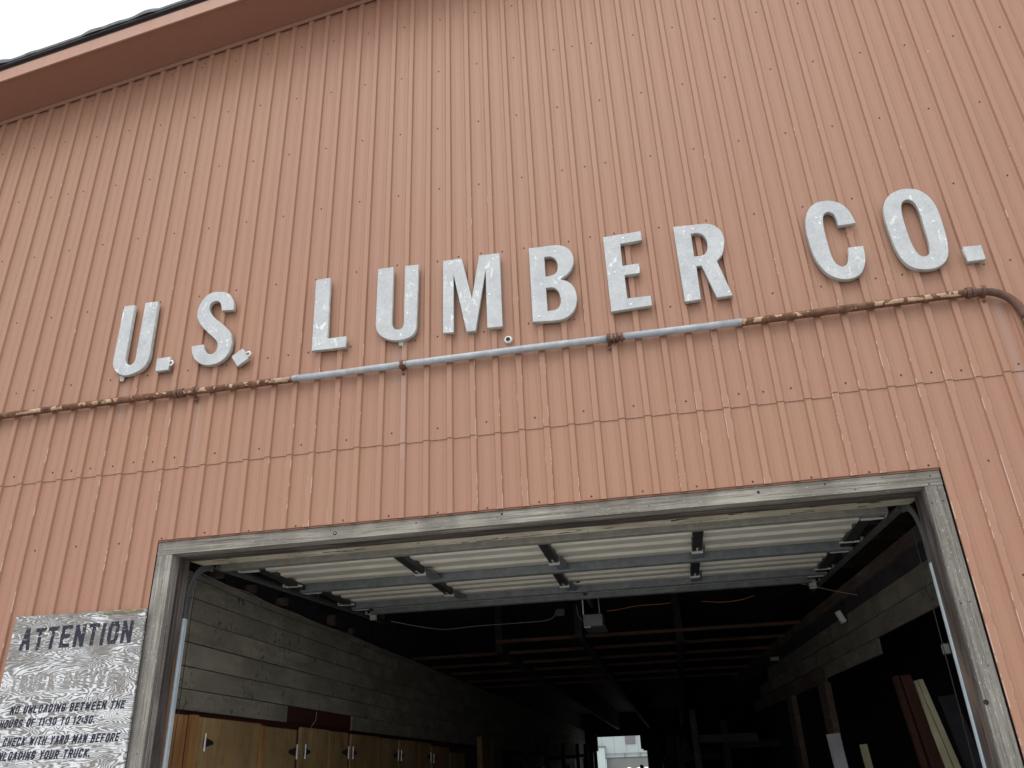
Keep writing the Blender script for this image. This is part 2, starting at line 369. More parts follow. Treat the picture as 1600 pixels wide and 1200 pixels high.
LETTERS = [
 ('U',[[(0.766,5.960),(0.882,5.957),(0.893,5.363),(0.906,5.316),(0.931,5.288),(0.964,5.280),(0.991,5.299),(1.003,5.342),(0.998,5.963),(1.134,5.959),(1.147,5.417),(1.145,5.322),(1.111,5.238),(1.043,5.194),(0.960,5.173),(0.894,5.179),(0.825,5.221),(0.782,5.283),(0.765,5.347)]]),
 ('.',[[(1.237,5.309),(1.374,5.310),(1.375,5.171),(1.239,5.174)]]),
 ('S',[[(1.963,5.732),(1.962,5.787),(1.936,5.861),(1.897,5.920),(1.850,5.948),(1.793,5.963),(1.716,5.967),(1.654,5.936),(1.608,5.872),(1.587,5.793),(1.588,5.723),(1.619,5.649),(1.666,5.585),(1.722,5.525),(1.784,5.465),(1.834,5.407),(1.849,5.355),(1.838,5.302),(1.804,5.279),(1.755,5.291),(1.716,5.341),(1.703,5.393),(1.578,5.392),(1.594,5.320),(1.628,5.254),(1.678,5.204),(1.740,5.173),(1.804,5.164),(1.865,5.172),(1.924,5.202),(1.969,5.261),(1.988,5.335),(1.984,5.413),(1.960,5.484),(1.911,5.548),(1.850,5.608),(1.778,5.671),(1.725,5.737),(1.706,5.798),(1.719,5.846),(1.754,5.863),(1.791,5.857),(1.820,5.823),(1.843,5.744)]]),
 ('.',[[(2.005,5.223),(2.110,5.293),(2.180,5.182),(2.078,5.110)]]),
 ('L',[[(2.785,5.934),(2.924,5.935),(2.940,5.277),(3.120,5.274),(3.122,5.163),(2.796,5.170)]]),
 ('U',[[(3.399,5.951),(3.545,5.950),(3.548,5.353),(3.559,5.306),(3.585,5.277),(3.622,5.270),(3.649,5.288),(3.663,5.335),(3.661,5.942),(3.788,5.936),(3.781,5.325),(3.773,5.244),(3.737,5.187),(3.664,5.162),(3.591,5.161),(3.524,5.181),(3.458,5.222),(3.413,5.283),(3.396,5.361)]]),
 ('M',[[(4.024,5.935),(4.197,5.934),(4.288,5.485),(4.363,5.936),(4.551,5.930),(4.557,5.160),(4.420,5.166),(4.420,5.777),(4.317,5.153),(4.234,5.158),(4.121,5.773),(4.120,5.168),(4.023,5.173)]]),
 ('B',[[(4.823,5.934),(4.962,5.929),(5.063,5.926),(5.134,5.903),(5.188,5.852),(5.213,5.782),(5.212,5.714),(5.187,5.647),(5.141,5.594),(5.082,5.559),(5.150,5.523),(5.195,5.462),(5.214,5.389),(5.212,5.316),(5.190,5.239),(5.143,5.182),(5.084,5.155),(5.015,5.150),(4.821,5.165)],[(4.957,5.815),(5.013,5.812),(5.051,5.781),(5.069,5.730),(5.070,5.679),(5.052,5.631),(5.015,5.611),(4.955,5.606)],[(4.954,5.489),(5.014,5.485),(5.054,5.449),(5.073,5.387),(5.074,5.322),(5.050,5.272),(5.014,5.254),(4.953,5.254)]]),
 ('E',[[(5.491,5.934),(5.822,5.940),(5.824,5.844),(5.634,5.836),(5.631,5.605),(5.773,5.607),(5.772,5.509),(5.640,5.507),(5.639,5.272),(5.834,5.268),(5.837,5.174),(5.493,5.163)]]),
 ('R',[[(6.106,5.934),(6.245,5.925),(6.367,5.919),(6.443,5.888),(6.494,5.820),(6.508,5.737),(6.495,5.648),(6.464,5.571),(6.417,5.522),(6.494,5.166),(6.365,5.164),(6.287,5.495),(6.244,5.498),(6.238,5.168),(6.105,5.166)],[(6.243,5.833),(6.300,5.832),(6.343,5.801),(6.365,5.738),(6.360,5.663),(6.333,5.610),(6.292,5.593),(6.239,5.597)]]),
 ('C',[[(7.570,5.702),(7.432,5.699),(7.431,5.766),(7.417,5.824),(7.387,5.853),(7.353,5.843),(7.330,5.802),(7.315,5.688),(7.315,5.525),(7.322,5.404),(7.342,5.330),(7.378,5.295),(7.418,5.313),(7.444,5.375),(7.463,5.470),(7.577,5.469),(7.572,5.368),(7.551,5.286),(7.512,5.218),(7.455,5.181),(7.386,5.174),(7.317,5.197),(7.254,5.254),(7.210,5.345),(7.183,5.468),(7.174,5.616),(7.179,5.747),(7.201,5.843),(7.244,5.919),(7.305,5.962),(7.384,5.969),(7.457,5.946),(7.511,5.896),(7.547,5.824)]]),
 ('O',[[(8.035,5.967),(8.104,5.944),(8.159,5.888),(8.194,5.806),(8.210,5.708),(8.211,5.570),(8.206,5.444),(8.192,5.329),(8.165,5.249),(8.119,5.196),(8.047,5.167),(7.965,5.170),(7.900,5.198),(7.853,5.252),(7.823,5.332),(7.807,5.445),(7.799,5.599),(7.800,5.729),(7.816,5.825),(7.856,5.901),(7.914,5.947),(7.978,5.968)],[(7.949,5.799),(7.968,5.842),(8.003,5.859),(8.037,5.845),(8.060,5.803),(8.071,5.718),(8.071,5.596),(8.068,5.469),(8.063,5.367),(8.049,5.315),(8.024,5.292),(7.988,5.292),(7.965,5.318),(7.947,5.380),(7.937,5.477),(7.934,5.622),(7.938,5.727)]]),
 ('.',[[(8.299,5.329),(8.431,5.322),(8.431,5.187),(8.296,5.188)]]),
]


# ================================================================== ground
m = MB(); m.face([(-150,-150,0),(150,-150,0),(150,150,0),(-150,150,0)])
tag(m.build('ground', M['ground']), kind='structure')
m = MB(); m.face([(1.0,0.05,0.02),(9.6,0.05,0.02),(9.6,35,0.02),(1.0,35,0.02)])
tag(m.build('hall_floor', M['floor']), kind='structure')

# ================================================================== the building
bld = empty('lumber_warehouse', (0,0,0), 'brown ribbed metal lumber building with a low gable roof and wide drive-through doorway', 'building')
RAKE = lambda x: 9.186 + 0.180*x if x < 10.5 else 9.186 + 0.180*(21.0 - x)
DX0, DX1, DZ1 = 1.498, 7.695, 3.548       # rough opening in the siding
prof = [(-0.5, 0), (-0.36, 0), (-0.345, -0.0018), (-0.325, -0.0018), (-0.31, 0), (-0.20, 0.0008), (-0.155, -0.003), (-0.120, -0.0215), (-0.112, -0.0245), (-0.100, -0.0260), (0.100, -0.0260), (0.112, -0.0245), (0.120, -0.0215), (0.155, -0.003), (0.20, 0.0008), (0.31, 0), (0.325, -0.0018), (0.345, -0.0018), (0.36, 0)]
def sheet(k, upper):
    i0 = 35 + 6*k; i1 = i0 + 6
    cols = []
    for i in range(i0, i1+1):
        for u, y in prof:
            x = (i + u)*P
            if (i == i0 and u < -0.16) or (i == i1 and u > -0.15): continue
            cols.append((x, y))
    # split at the door jambs and the ridge
    for s in (DX0, DX1, 10.5):
        for a in range(len(cols)-1):
            if cols[a][0] < s - 1e-4 < cols[a+1][0]:
                f = (s-cols[a][0])/(cols[a+1][0]-cols[a][0]); y = cols[a][1]*(1-f)+cols[a+1][1]*f
                cols.insert(a+1, (s, y)); break
    off = {0: 0.020, 1: 0.036, 2: 0.03, -1: -0.006, -2: 0.0, -3: -0.004, -4: 0.004, -5: 0.001, -6: 0.008}.get(k, 0.0)
    m = MB()
    if upper:
        r0 = [(x, y-0.0062, SEAM+off) for x, y in cols]; r1 = [(x, y-0.0062, RAKE(x)) for x, y in cols]
        m.grid([r0, r1])
    else:
        runs = []; cur = []
        for a in range(len(cols)-1):
            ins = DX0 < (cols[a][0]+cols[a+1][0])/2 < DX1
            if cur and cur[0] != ins: runs.append(cur); cur = []
            if not cur: cur = [ins, cols[a]]
            cur.append(cols[a+1])
        runs.append(cur)
        for r in runs:
            zb = DZ1 if r[0] else -0.02
            m.grid([[(x, y, zb) for x, y in r[1:]], [(x, y, SEAM+0.06) for x, y in r[1:]]])
    if not upper: pass
    o = m.build('siding_sheet', M['siding'], bld)
    s = o.modifiers.new('solid', 'SOLIDIFY'); s.thickness = 0.0012; s.offset = 1
    return o
for k in range(-12, 13):
    sheet(k, True); sheet(k, False)

# screws of the siding: joined, far too small to pick apart
m = MB()
def screw(x, z, y=-0.004, r=0.0062):
    n = 6; ring = [(x+r*math.cos(a*math.pi/3), y-0.004, z+r*math.sin(a*math.pi/3)) for a in range(n)]
    base = [(x+r*1.25*math.cos(a*math.pi/3), y, z+r*1.25*math.sin(a*math.pi/3)) for a in range(n)]
    m.face(ring)
    for a in range(n): m.face([base[a], base[(a+1)%n], ring[(a+1)%n], ring[a]])
rows = [1.13, 1.94, 2.75, 3.575, 4.30, 5.187, 6.0, 6.83, 7.63, 8.42, 9.21, 10.02]
for i in range(-30, 82):
    x = (i+0.5)*P
    for r in rows:
        every = (i % 2 == 1)
        extra = random.random() < (0.10 if r in (5.187, 6.0, 4.30) else 0.02)
        if not (every or extra): continue
        if r > RAKE(x) - 0.12: continue
        if r < 3.57 and DX0-0.02 < x < DX1+0.02: continue
        if r < 3.05 and 0.25 < x < 1.5: continue
        z = r + random.uniform(-0.014, 0.014); xx = x + random.uniform(-0.012, 0.012)
        screw(xx, z, -0.0075 if r > SEAM else -0.001)
        if r in (5.187,) and random.random() < 0.12: screw(xx+0.003, z-0.03, -0.006)
for x in [(-1.2+j*0.2032*1.0) for j in range(60)]:      # screws just under the rake
    if random.random() < 0.28: screw(x+0.1, RAKE(x)-0.11, -0.008, 0.005)
tag(m.build('siding_screws', M['screw'], bld), kind='stuff')

# ---- rake: trim, soffit, fascia, roof edge
def rake_strip(name, mat, y0, y1, dz0, dz1, x0=-8.0, x1=10.5, bevel=0.0, n=1, mir=True):
    m = MB()
    def seg(a, b):
        za, zb = RAKE(a), RAKE(b)
        m.hexa([(a,y0,za+dz0),(b,y0,zb+dz0),(b,y1,zb+dz0),(a,y1,za+dz0),(a,y0,za+dz1),(b,y0,zb+dz1),(b,y1,zb+dz1),(a,y1,za+dz1)])
    seg(x0, x1)
    if mir: seg(x1, 21.0 - x0)
    return m.build(name, mat, bld, bevel=bevel)
rake_strip('rake_trim', M['trim'], -0.052, -0.036, -0.050, -0.006)
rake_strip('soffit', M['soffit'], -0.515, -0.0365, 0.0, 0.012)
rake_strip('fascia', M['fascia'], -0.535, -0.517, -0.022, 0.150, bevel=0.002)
rake_strip('roof_edge_board', M['roof_edge'], -0.525, -0.40, 0.163, 0.235)
rake_strip('drip_flashing', M['roof_edge'], -0.56, -0.53, 0.20, 0.262)
# wavy membrane lapped over the edge
m = MB(); rws = []
N = 420
for r in range(5):
    row = []
    for j in range(N+1):
        x = -8 + 18.5*j/N
        wv = 0.028*math.sin(x*4.1)+0.02*math.sin(x*9.7+1)+0.012*math.sin(x*17+2)
        wv = max(wv, -0.012)
        pts = [(-0.566-0.4*max(wv,0), 0.225), (-0.572-0.5*max(wv,0), 0.258+0.3*wv), (-0.555, 0.285+wv), (-0.50, 0.292+0.8*wv), (-0.36, 0.275)]
        row.append((x, pts[r][0], RAKE(x)+pts[r][1]))
    rws.append(row)
m.grid(rws); m.build('roof_membrane_edge', M['membrane'], bld, smooth=True)
# roof deck, whole building
m = MB()
for a, b in ((-8.0, 10.5), (10.5, 29.0)):
    za, zb = RAKE(a), RAKE(b)
    m.hexa([(a,-0.40,za+0.24),(b,-0.40,zb+0.24),(b,35.4,zb+0.24),(a,35.4,za+0.24),(a,-0.40,za+0.27),(b,-0.40,zb+0.27),(b,35.4,zb+0.27),(a,35.4,za+0.27)])
m.build('roof', M['membrane'], bld)
# dark backing behind the siding and the two long outer walls
m = MB()
m.box(-7.2, DX0-0.01, 0.012, 0.05, -0.02, 7.8); m.box(DX1+0.01, 28.2, 0.012, 0.05, -0.02, 7.8); m.box(DX0-0.01, DX1+0.01, 0.012, 0.05, 3.56, 7.8)
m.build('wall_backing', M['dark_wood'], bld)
boxpart('side_wall', M['trim'], bld, -7.25, -7.2, 0.0, 35.3, 0.0, 8.1)
boxpart('side_wall', M['trim'], bld, 28.2, 28.25, 0.0, 35.3, 0.0, 8.1)
m = MB()
m.box(-7.2, 1.80, 35.0, 35.2, 0, 3.20); m.box(4.20, 28.2, 35.0, 35.2, 0, 3.20)
m.hexa([(-7.2,35.0,3.20),(28.2,35.0,3.20),(28.2,35.2,3.20),(-7.2,35.2,3.20),(-7.2,35.0,8.1),(28.2,35.0,8.1),(28.2,35.2,8.1),(-7.2,35.2,8.1)])
m.hexa([(-7.2,35.0,8.1),(28.2,35.0,8.1),(28.2,35.2,8.1),(-7.2,35.2,8.1),(10.4,35.0,11.28),(10.6,35.0,11.28),(10.6,35.2,11.28),(10.4,35.2,11.28)])
m.build('rear_wall', M['dark_wood'], bld)

# ---- door frame boards
boxpart('header_board', M['wood_x'], bld, 1.503, 7.692, 0.004, 0.042, 3.428, 3.538, bevel=0.003)
boxpart('added_rib_filler', M['trim'], bld, 1.50, 7.693, -0.019, -0.0015, 3.5525, 3.555)  # added strip, shows siding colour where the hollow rib ends look dark
boxpart('drip_trim', M['trim'], bld, 1.498, 7.695, -0.0015, 0.004, 3.540, 3.550)
o = boxpart('jamb_board', M['wood_z'], bld, 1.505, 1.648, 0.003, 0.041, 0.0, 3.426, bevel=0.003)
o = boxpart('jamb_board', M['wood_z'], bld, 7.566, 7.689, 0.003, 0.041, 0.0, 3.426, bevel=0.003)
# reveals: stepped boards going in
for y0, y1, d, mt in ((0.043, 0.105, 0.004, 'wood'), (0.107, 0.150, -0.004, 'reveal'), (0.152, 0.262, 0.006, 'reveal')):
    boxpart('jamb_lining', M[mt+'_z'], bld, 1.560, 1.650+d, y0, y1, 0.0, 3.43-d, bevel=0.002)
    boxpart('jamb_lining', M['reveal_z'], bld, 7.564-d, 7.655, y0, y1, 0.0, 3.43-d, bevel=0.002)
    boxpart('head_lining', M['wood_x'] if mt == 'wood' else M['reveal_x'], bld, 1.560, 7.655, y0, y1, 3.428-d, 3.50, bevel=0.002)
# nail heads and knot holes on the frame boards
m = MB()
def hole(x, z, r, y=0.0028):
    m.face([(x+r*math.cos(a*math.pi/5), y, z+r*math.sin(a*math.pi/5)) for a in range(10)])
for x, z, r in ((1.53,3.51,.005),(1.53,3.45,.004),(1.62,3.46,.004),(3.091,3.48,.016),(4.478,3.511,.009),(4.44,3.49,.005),(4.47,3.475,.004),(6.426,3.496,.011),(3.778,3.503,.006),
                (5.05,3.50,.004),(5.62,3.47,.005),(6.9,3.51,.007),(7.1,3.45,.005),(7.62,3.50,.006),(7.60,3.44,.006),(2.4,3.47,.004),(7.30,3.52,.004)): hole(x, z, r)
for x, z, r in ((7.585,3.30,.005),(7.66,3.31,.005),(7.59,2.60,.005),(7.65,2.605,.005),(7.578,1.98,.017),(7.6,2.9,.004),(7.65,2.2,.004),(1.53,3.35,.004),(1.60,3.3,.004),(1.54,2.6,.005),(1.61,2.62,.004),(1.53,2.05,.004),(1.60,1.9,.005)): hole(x, z, r, 0.0018)
tag(m.build('nail_holes', M['black'], bld), kind='stuff')
boxpart('light_spot_collar', M['new_wood'], bld, 3.085, 3.097, -0.001, 0.002, 3.474, 3.486)

boxpart('hall_light_block', M['dark_wood'], bld, 1.10, 1.24, 0.06, 35.0, 0.0, 4.22)  # added dark side walls that stop sky light leaking into the hall
boxpart('hall_light_block', M['dark_wood'], bld, 9.62, 9.7, 0.06, 35.0, 0.0, 4.22)
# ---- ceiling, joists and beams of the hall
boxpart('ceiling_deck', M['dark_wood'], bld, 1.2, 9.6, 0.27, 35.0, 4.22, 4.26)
j0 = None
for n, y in enumerate([6.5, 7.76, 9.05, 10.35, 11.7, 13.2]):
    if j0 is None:
        boxpart('ceiling_joist', M['joist'], bld, 3.06, 7.55, y-0.03, y+0.03, 3.50, 3.545); j0 = 0; continue
    if j0 == 0:
        m = MB()
        m.box(1.31, 7.75, -0.03, 0.03, 3.50, 3.545)
        j0 = m.build('ceiling_joist', M['joist'], bld, loc=(0, 0, 0)); j0.location = (0, y, 0)
    else: copy_part(j0, bld, (0, y, random.uniform(-0.01, 0.02)))
for x in (2.95, 4.37, 5.83):
    boxpart('ceiling_beam', M['dark_wood'], bld, x-0.05, x+0.06, 6.1 if x == 4.37 else 7.2, 34.5, 3.455, 4.2)
for n in range(7):
    y = 0.9 + n*0.72
    if n == 0:
        m = MB(); m.box(1.33, 8.6, -0.03, 0.03, 3.98, 4.20); r0 = m.build('ceiling_rafter', M['mid_wood'], bld, loc=(0,0,0)); r0.location = (0, y, 0)
    else: copy_part(r0, bld, (0, y, 0))
for n in (0, 1, 2, 4, 5):       # stub ends resting on the left wall, above the boards
    y = 1.25 + n*0.74
    o = boxpart('rafter_stub', M['mid_wood'], bld, 1.25, 1.30+0.12*random.random(), y, y+0.07, 3.53, 3.60+0.1*random.random(), j=0.006)

# ================================================================== left interior wall
lw = empty('left_board_wall', (1.3, 0.3, 0), 'grey horizontal board wall on the left inside the doorway', 'wall')
zr = [3.505, 3.436, 3.270, 3.070, 2.868, 2.660, 2.468, 2.287]
joints = {0: [35], 1: [9.2, 20, 35], 2: [6.4, 14, 24, 35], 3: [4.1, 10.5, 19, 35], 4: [7.3, 15, 26, 35], 5: [2.29, 8.2, 17, 35], 6: [3.14]}
for r in range(7):
    ya = 0.30
    for yb in joints[r]:
        m = MB(); g = 0.0065; n = max(2, int((yb-ya)/0.8)+1)
        t0 = random.uniform(0.0, 0.010)
        for q in range(n):
            a = ya + (yb-ya)*q/n; b = ya + (yb-ya)*(q+1)/n
            wa = 0.005*math.sin(a*1.3+r*2); wb = 0.005*math.sin(b*1.3+r*2)
            sag = (lambda y: (0.011*math.sin(y*1.9) if r in (0, 1) and y < 8 else 0.0))
            top_a = zr[r]-g+(sag(a) if r == 1 else 0); top_b = zr[r]-g+(sag(b) if r == 1 else 0)
            bo_a = zr[r+1]+g*0.3+(sag(a) if r == 0 else 0); bo_b = zr[r+1]+g*0.3+(sag(b) if r == 0 else 0)
            m.hexa([(1.272,a+(.003 if q==0 else 0),bo_a),(1.300+t0+wa,a+(.003 if q==0 else 0),bo_a),(1.300+t0+wb,b,bo_b),(1.272,b,bo_b),
                    (1.272,a+(.003 if q==0 else 0),top_a),(1.300+t0+wa,a+(.003 if q==0 else 0),top_a),(1.300+t0+wb,b,top_b),(1.272,b,top_b)])
        m.build('board', M['old_board'], lw)
        ya = yb
m = MB(); m.box(1.272, 1.304, 5.15, 35, 2.287, 2.463); m.build('board', M['old_board'], lw)
m = MB(); m.box(1.25, 1.270, 0.28, 35, 0.0, 3.52); m.build('backing_panel', M['maroon'], lw)
m = MB(); m.box(1.262, 1.284, 3.16, 5.14, 2.30, 2.455); m.build('maroon_panel', M['maroon'], lw)['label'] = 'dark maroon board filling the gap in the lowest row'

# ================================================================== cupboards along the left wall
cb = empty('wall_cupboards', (1.42, 0.6, 0), 'row of tan plywood cupboard doors along the left wall under the boards', 'cupboard')
CX = 1.42
m = MB(); m.box(1.275, 1.385, 0.45, 17.0, 0.1, 2.20); m.build('carcass', M['maroon'], cb)
def door(y0, y1, z1, mt='ply_door', dx=0.0):
    m = MB(); m.box(1.388, CX+dx, y0+0.006, y1-0.006, 0.15, z1, j=0.002); return m.build('cupboard_door', M[mt], cb, bevel=0.002)
def strip(y0, y1, z1, dx=0.012):
    m = MB(); m.box(1.388, CX+dx, y0, y1, 0.12, z1, j=0.001); return m.build('upright_strip', M['orange_strip'], cb, bevel=0.002)
def hinge(y, z, side, par):
    m = MB()
    m.tube([(CX+0.022, y, z-0.075), (CX+0.022, y, z+0.075)], 0.008, 8)
    h = m.build('hinge_pin', M['bright'], par)
    m = MB(); s = side
    m.hexa([(CX+0.003,y+0.004*s,z-0.045),(CX+0.009,y+0.004*s,z-0.045),(CX+0.009,y+0.17*s,z-0.012),(CX+0.003,y+0.17*s,z-0.012),
            (CX+0.003,y+0.004*s,z+0.045),(CX+0.009,y+0.004*s,z+0.045),(CX+0.009,y+0.17*s,z+0.012),(CX+0.003,y+0.17*s,z+0.012)])
    m.build('hinge_strap', M['black'], par)
strip(0.50, 0.93, 2.232, -0.004); strip(0.985, 1.09, 2.240)
d = door(1.10, 2.30, 2.228); hinge(1.215, 2.02, 1, d)
strip(2.31, 2.40, 2.212, 0.010)
d = door(2.42, 3.18, 2.205); hinge(3.16, 1.978, -1, d)
d = door(3.27, 4.10, 2.240); hinge(3.385, 1.985, 1, d)
d = door(4.12, 4.74, 2.232); hinge(4.715, 2.0, -1, d)
d = door(4.85, 5.90, 2.226); hinge(4.87, 2.0, 1, d)
d = door(5.92, 6.80, 2.218); hinge(6.75, 2.0, -1, d)
d = door(6.86, 7.88, 2.220); hinge(6.90, 2.0, 1, d)
d = door(7.90, 8.60, 2.215); hinge(8.52, 2.0, -1, d)
d = door(8.66, 9.8, 2.18); hinge(8.70, 1.98, 1, d)
door(9.86, 11.0, 2.10)
d = door(12.2, 13.2, 2.45, dx=0.08); d = door(13.25, 14.3, 2.42, dx=0.08)

# thin wire crossing the maroon gap
def wire(name, pts, r, mat, label, sub=4):
    out = []
    n = len(pts)
    for k in range(n-1):
        p0 = Vector(pts[max(k-1,0)]); p1 = Vector(pts[k]); p2 = Vector(pts[k+1]); p3 = Vector(pts[min(k+2,n-1)])
        for q in range(sub):
            t = q/sub
            out.append(0.5*((2*p1)+(p2-p0)*t+(2*p0-5*p1+4*p2-p3)*t*t+(3*p1-p0-3*p2+p3)*t**3))
    out.append(Vector(pts[-1]))
    m = MB(); m.tube(out, r, 6)
    o = m.build(name, M[mat], None, smooth=True, loc=pts[0])
    return tag(o, label, 'wire')
wire('hanging_wire', [(1.325,3.9,2.44),(1.335,3.85,2.34),(1.35,3.70,2.26),(1.44,3.55,2.20)], 0.004, 'tan_wire', 'short pale wire hanging over the maroon gap above the cupboards')

# ================================================================== right interior wall
rw = empty('right_board_wall', (7.97, 0.3, 0), 'dim board wall high on the right inside the doorway, open below', 'wall')
RX = lambda y: 8.10 - 0.075*y
def rboard(name, mat, ya, yb, z0, z1, th=0.03, dx=0.0):
    m = MB()
    xa, xb = RX(ya)+dx, RX(yb)+dx
    m.hexa([(xa,ya,z0),(xa+th,ya,z0),(xb+th,yb,z0),(xb,yb,z0),(xa,ya,z1),(xa+th,ya,z1),(xb+th,yb,z1),(xb,yb,z1)])
    return m.build(name, mat, rw)
rboard('top_beam', M['mid_wood'], 0.3, 14, 3.44, 3.56, 0.10, -0.05)
rboard('board', M['dark_wood'], 0.3, 14, 3.275, 3.436)
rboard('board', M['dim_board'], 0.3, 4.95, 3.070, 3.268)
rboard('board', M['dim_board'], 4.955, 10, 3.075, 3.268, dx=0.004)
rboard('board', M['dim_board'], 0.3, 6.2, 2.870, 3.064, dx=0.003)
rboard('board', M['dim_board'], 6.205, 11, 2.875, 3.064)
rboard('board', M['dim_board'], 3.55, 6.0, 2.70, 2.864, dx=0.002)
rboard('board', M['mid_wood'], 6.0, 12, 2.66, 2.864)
rboard('post', M['mid_wood'], 6.1, 6.5, 0, 2.66, 0.08, 0.0)
rboard('post', M['mid_wood'], 8.1, 8.5, 0, 2.66, 0.08, -0.05)
m = MB(); m.box(9.55, 9.6, 0.06, 35, 0, 4.2); m.build('back_panel', M['dark_wood'], rw)

def lumber(name, p0, p1, w_, t_, mat, label, rot=0.0, group=None):
    """a straight board from foot p0 to head p1"""
    p0 = Vector(p0); p1 = Vector(p1); d = (p1-p0).normalized()
    s = Vector((math.cos(rot), math.sin(rot), 0)); s = (s - d*s.dot(d)).normalized(); q = d.cross(s)
    m = MB(); s *= w_/2; q *= t_/2
    m.hexa([p0-s-q, p0+s-q, p0+s+q, p0-s+q, p1-s-q, p1+s-q, p1+s+q, p1-s+q])
    o = m.build(name, mat, None, bevel=0.002, loc=p0); return tag(o, label, 'lumber', group)
lumber('leaning_board', (7.96,2.75,0.02), (7.80,3.0,2.42), 0.045, 0.10, M['red_wood'], 'narrow red-brown board leaning inside the right of the doorway, left of a wide red board')
lumber('leaning_board', (8.07,2.60,0.02), (7.885,3.0,2.42), 0.10, 0.09, M['red_wood'], 'wide red-brown board leaning left of the two pale boards')
lumber('leaning_board', (8.20,2.45,0.02), (7.955,3.0,2.365), 0.060, 0.05, M['new_wood'], 'left one of the two pale new boards leaning inside the right of the doorway')
lumber('leaning_board', (8.275,2.42,0.02), (8.015,3.0,2.375), 0.050, 0.05, M['new_wood'], 'right one of the two pale new boards leaning inside the right of the doorway')
lumber('leaning_board', (8.42,2.7,0.02), (8.22,3.0,2.22), 0.16, 0.04, M['dark_wood'], 'dark leaning board between the pale boards and the door track')
lumber('upright_plank', (7.56,5.0,0.02), (7.445,5.02,1.99), 0.155, 0.03, M['grey_plank'], 'short grey plank standing upright at the right, its top seen above the photo edge')
lumber('upright_stud', (7.90,5.2,0.02), (7.80,5.22,1.865), 0.085, 0.04, M['new_wood'], 'short pale stud standing between the grey plank and the red boards')

# little fittings on the right
def fitting(name, c, s, mat, label, cat, tilt=0.0):
    e = empty(name, c, label, cat)
    m = MB(); m.box(c[0]-s[0]/2, c[0]+s[0]/2, c[1]-s[1]/2, c[1]+s[1]/2, c[2]-s[2]/2, c[2]+s[2]/2); m.build('housing', mat, e, bevel=0.004)
    m = MB(); m.box(c[0]+s[0]/2+0.002, c[0]+s[0]/2+0.07, c[1]-0.03, c[1]+0.03, c[2]-s[2]*0.6, c[2]+s[2]*0.8); m.build('mounting_block', M['black'], e)
    e.rotation_euler = (0, tilt, 0); return e
fitting('white_sensor_box', (7.70,4.45,3.245), (0.055,0.09,0.14), M['white'], 'small white box fixed to the board wall at upper right', 'box', R_(-22))
fitting('white_sensor_box', (7.40,8.8,3.30), (0.20,0.09,0.06), M['opener'], 'small pale box deep in the hall on the right wall', 'box')
fitting('white_sensor_box', (7.80,1.25,2.455), (0.045,0.06,0.075), M['strut_warm'], 'small white box beside the right door track', 'box')

# ================================================================== overhead door, rolled open
od = empty('overhead_door', (4.6, 0.5, 3.43), 'open white sectional overhead door hanging under the ceiling with steel struts', 'overhead door')
ZD = lambda y: 3.478 + 0.055*(y-0.9)         # underside of the struts
cy = [(0.78, 0.86), (2.30, 2.38), (3.78, 3.86), (4.36, 4.44)]
cx = [(1.64, 7.50), (1.74, 7.49), (1.76, 7.50), (1.80, 7.44)]
# pale bottom board, cut on a slant at both ends
m = MB()
for z0, z1, y0, y1 in ((3.436, 3.47, 0.285, 0.475),):
    m.hexa([(1.62,y0,z0),(7.60,y0,z0),(7.585,y1,z0),(1.66,y1,z0),(1.62,y0,z1),(7.60,y0,z1),(7.585,y1,z1),(1.66,y1,z1)])
m.build('bottom_board', M['cream'], od, bevel=0.002)
m = MB()
for k in range(46):
    x = random.uniform(1.8, 7.3); L = random.uniform(0.01, 0.10) * (2 if random.random() < 0.2 else 1); y = random.uniform(0.30, 0.455)
    m.hexa([(x,y,3.4342),(x+L,y+random.uniform(-.004,.004),3.4342),(x+L,y+.004,3.4342),(x,y+random.uniform(.004,.016),3.4342),(x,y,3.4365),(x+L,y,3.4365),(x+L,y+.004,3.4365),(x,y+.01,3.4365)])
tag(m.build('cracks', M['black'], od), kind='stuff')
# sections with horizontal ribs
def section(ya, yb):
    m = MB(); rows_ = []
    n = 5; H = 0.088
    L = yb - ya
    pr = [(0,0.0),(0.06,0.0),(0.07,-0.026),(0.14,-0.026),(0.15,0.0),(0.25,0.0),(0.26,-0.026),(0.33,-0.026),(0.34,0.0),(0.44,0.0),(0.45,-0.026),(0.52,-0.026),(0.53,0.0),(0.63,0.0),(0.64,-0.026),(0.72,-0.026),(0.73,0.0),(0.85,0.0),(0.86,-0.026),(0.95,-0.026),(0.96,0.0),(1.0,0.0)]
    for u, dz in pr:
        y = ya+u*L; rows_.append([(1.74, y, ZD(y)+H+dz), (7.47, y, ZD(y)+H+dz)])
    m.grid(rows_)
    o = m.build('door_section', M['panel'], od)
    s = o.modifiers.new('solid', 'SOLIDIFY'); s.thickness = 0.035; s.offset = 1 if True else -1
    return o
section(0.50, 2.24); section(2.255, 3.80); section(3.815, 4.42)
for (y0, y1), (x0, x1), mt in zip(cy, cx, ('strut_warm', 'strut', 'strut', 'strut')):
    m = MB(); z = ZD(y0); h = 0.082 if mt == 'strut' else 0.07
    pts = [(y0-0.03, z+h), (y0-0.002, z+h), (y0, z+0.004), (y0+0.006, z), (y1-0.006, z), (y1, z+0.004), (y1+0.002, z+h), (y1+0.03, z+h)]
    m.grid([[(x0, y, zz) for y, zz in pts], [(x1, y, zz) for y, zz in pts]])
    o = m.build('strut', M[mt], od)
    s = o.modifiers.new('solid', 'SOLIDIFY'); s.thickness = 0.003
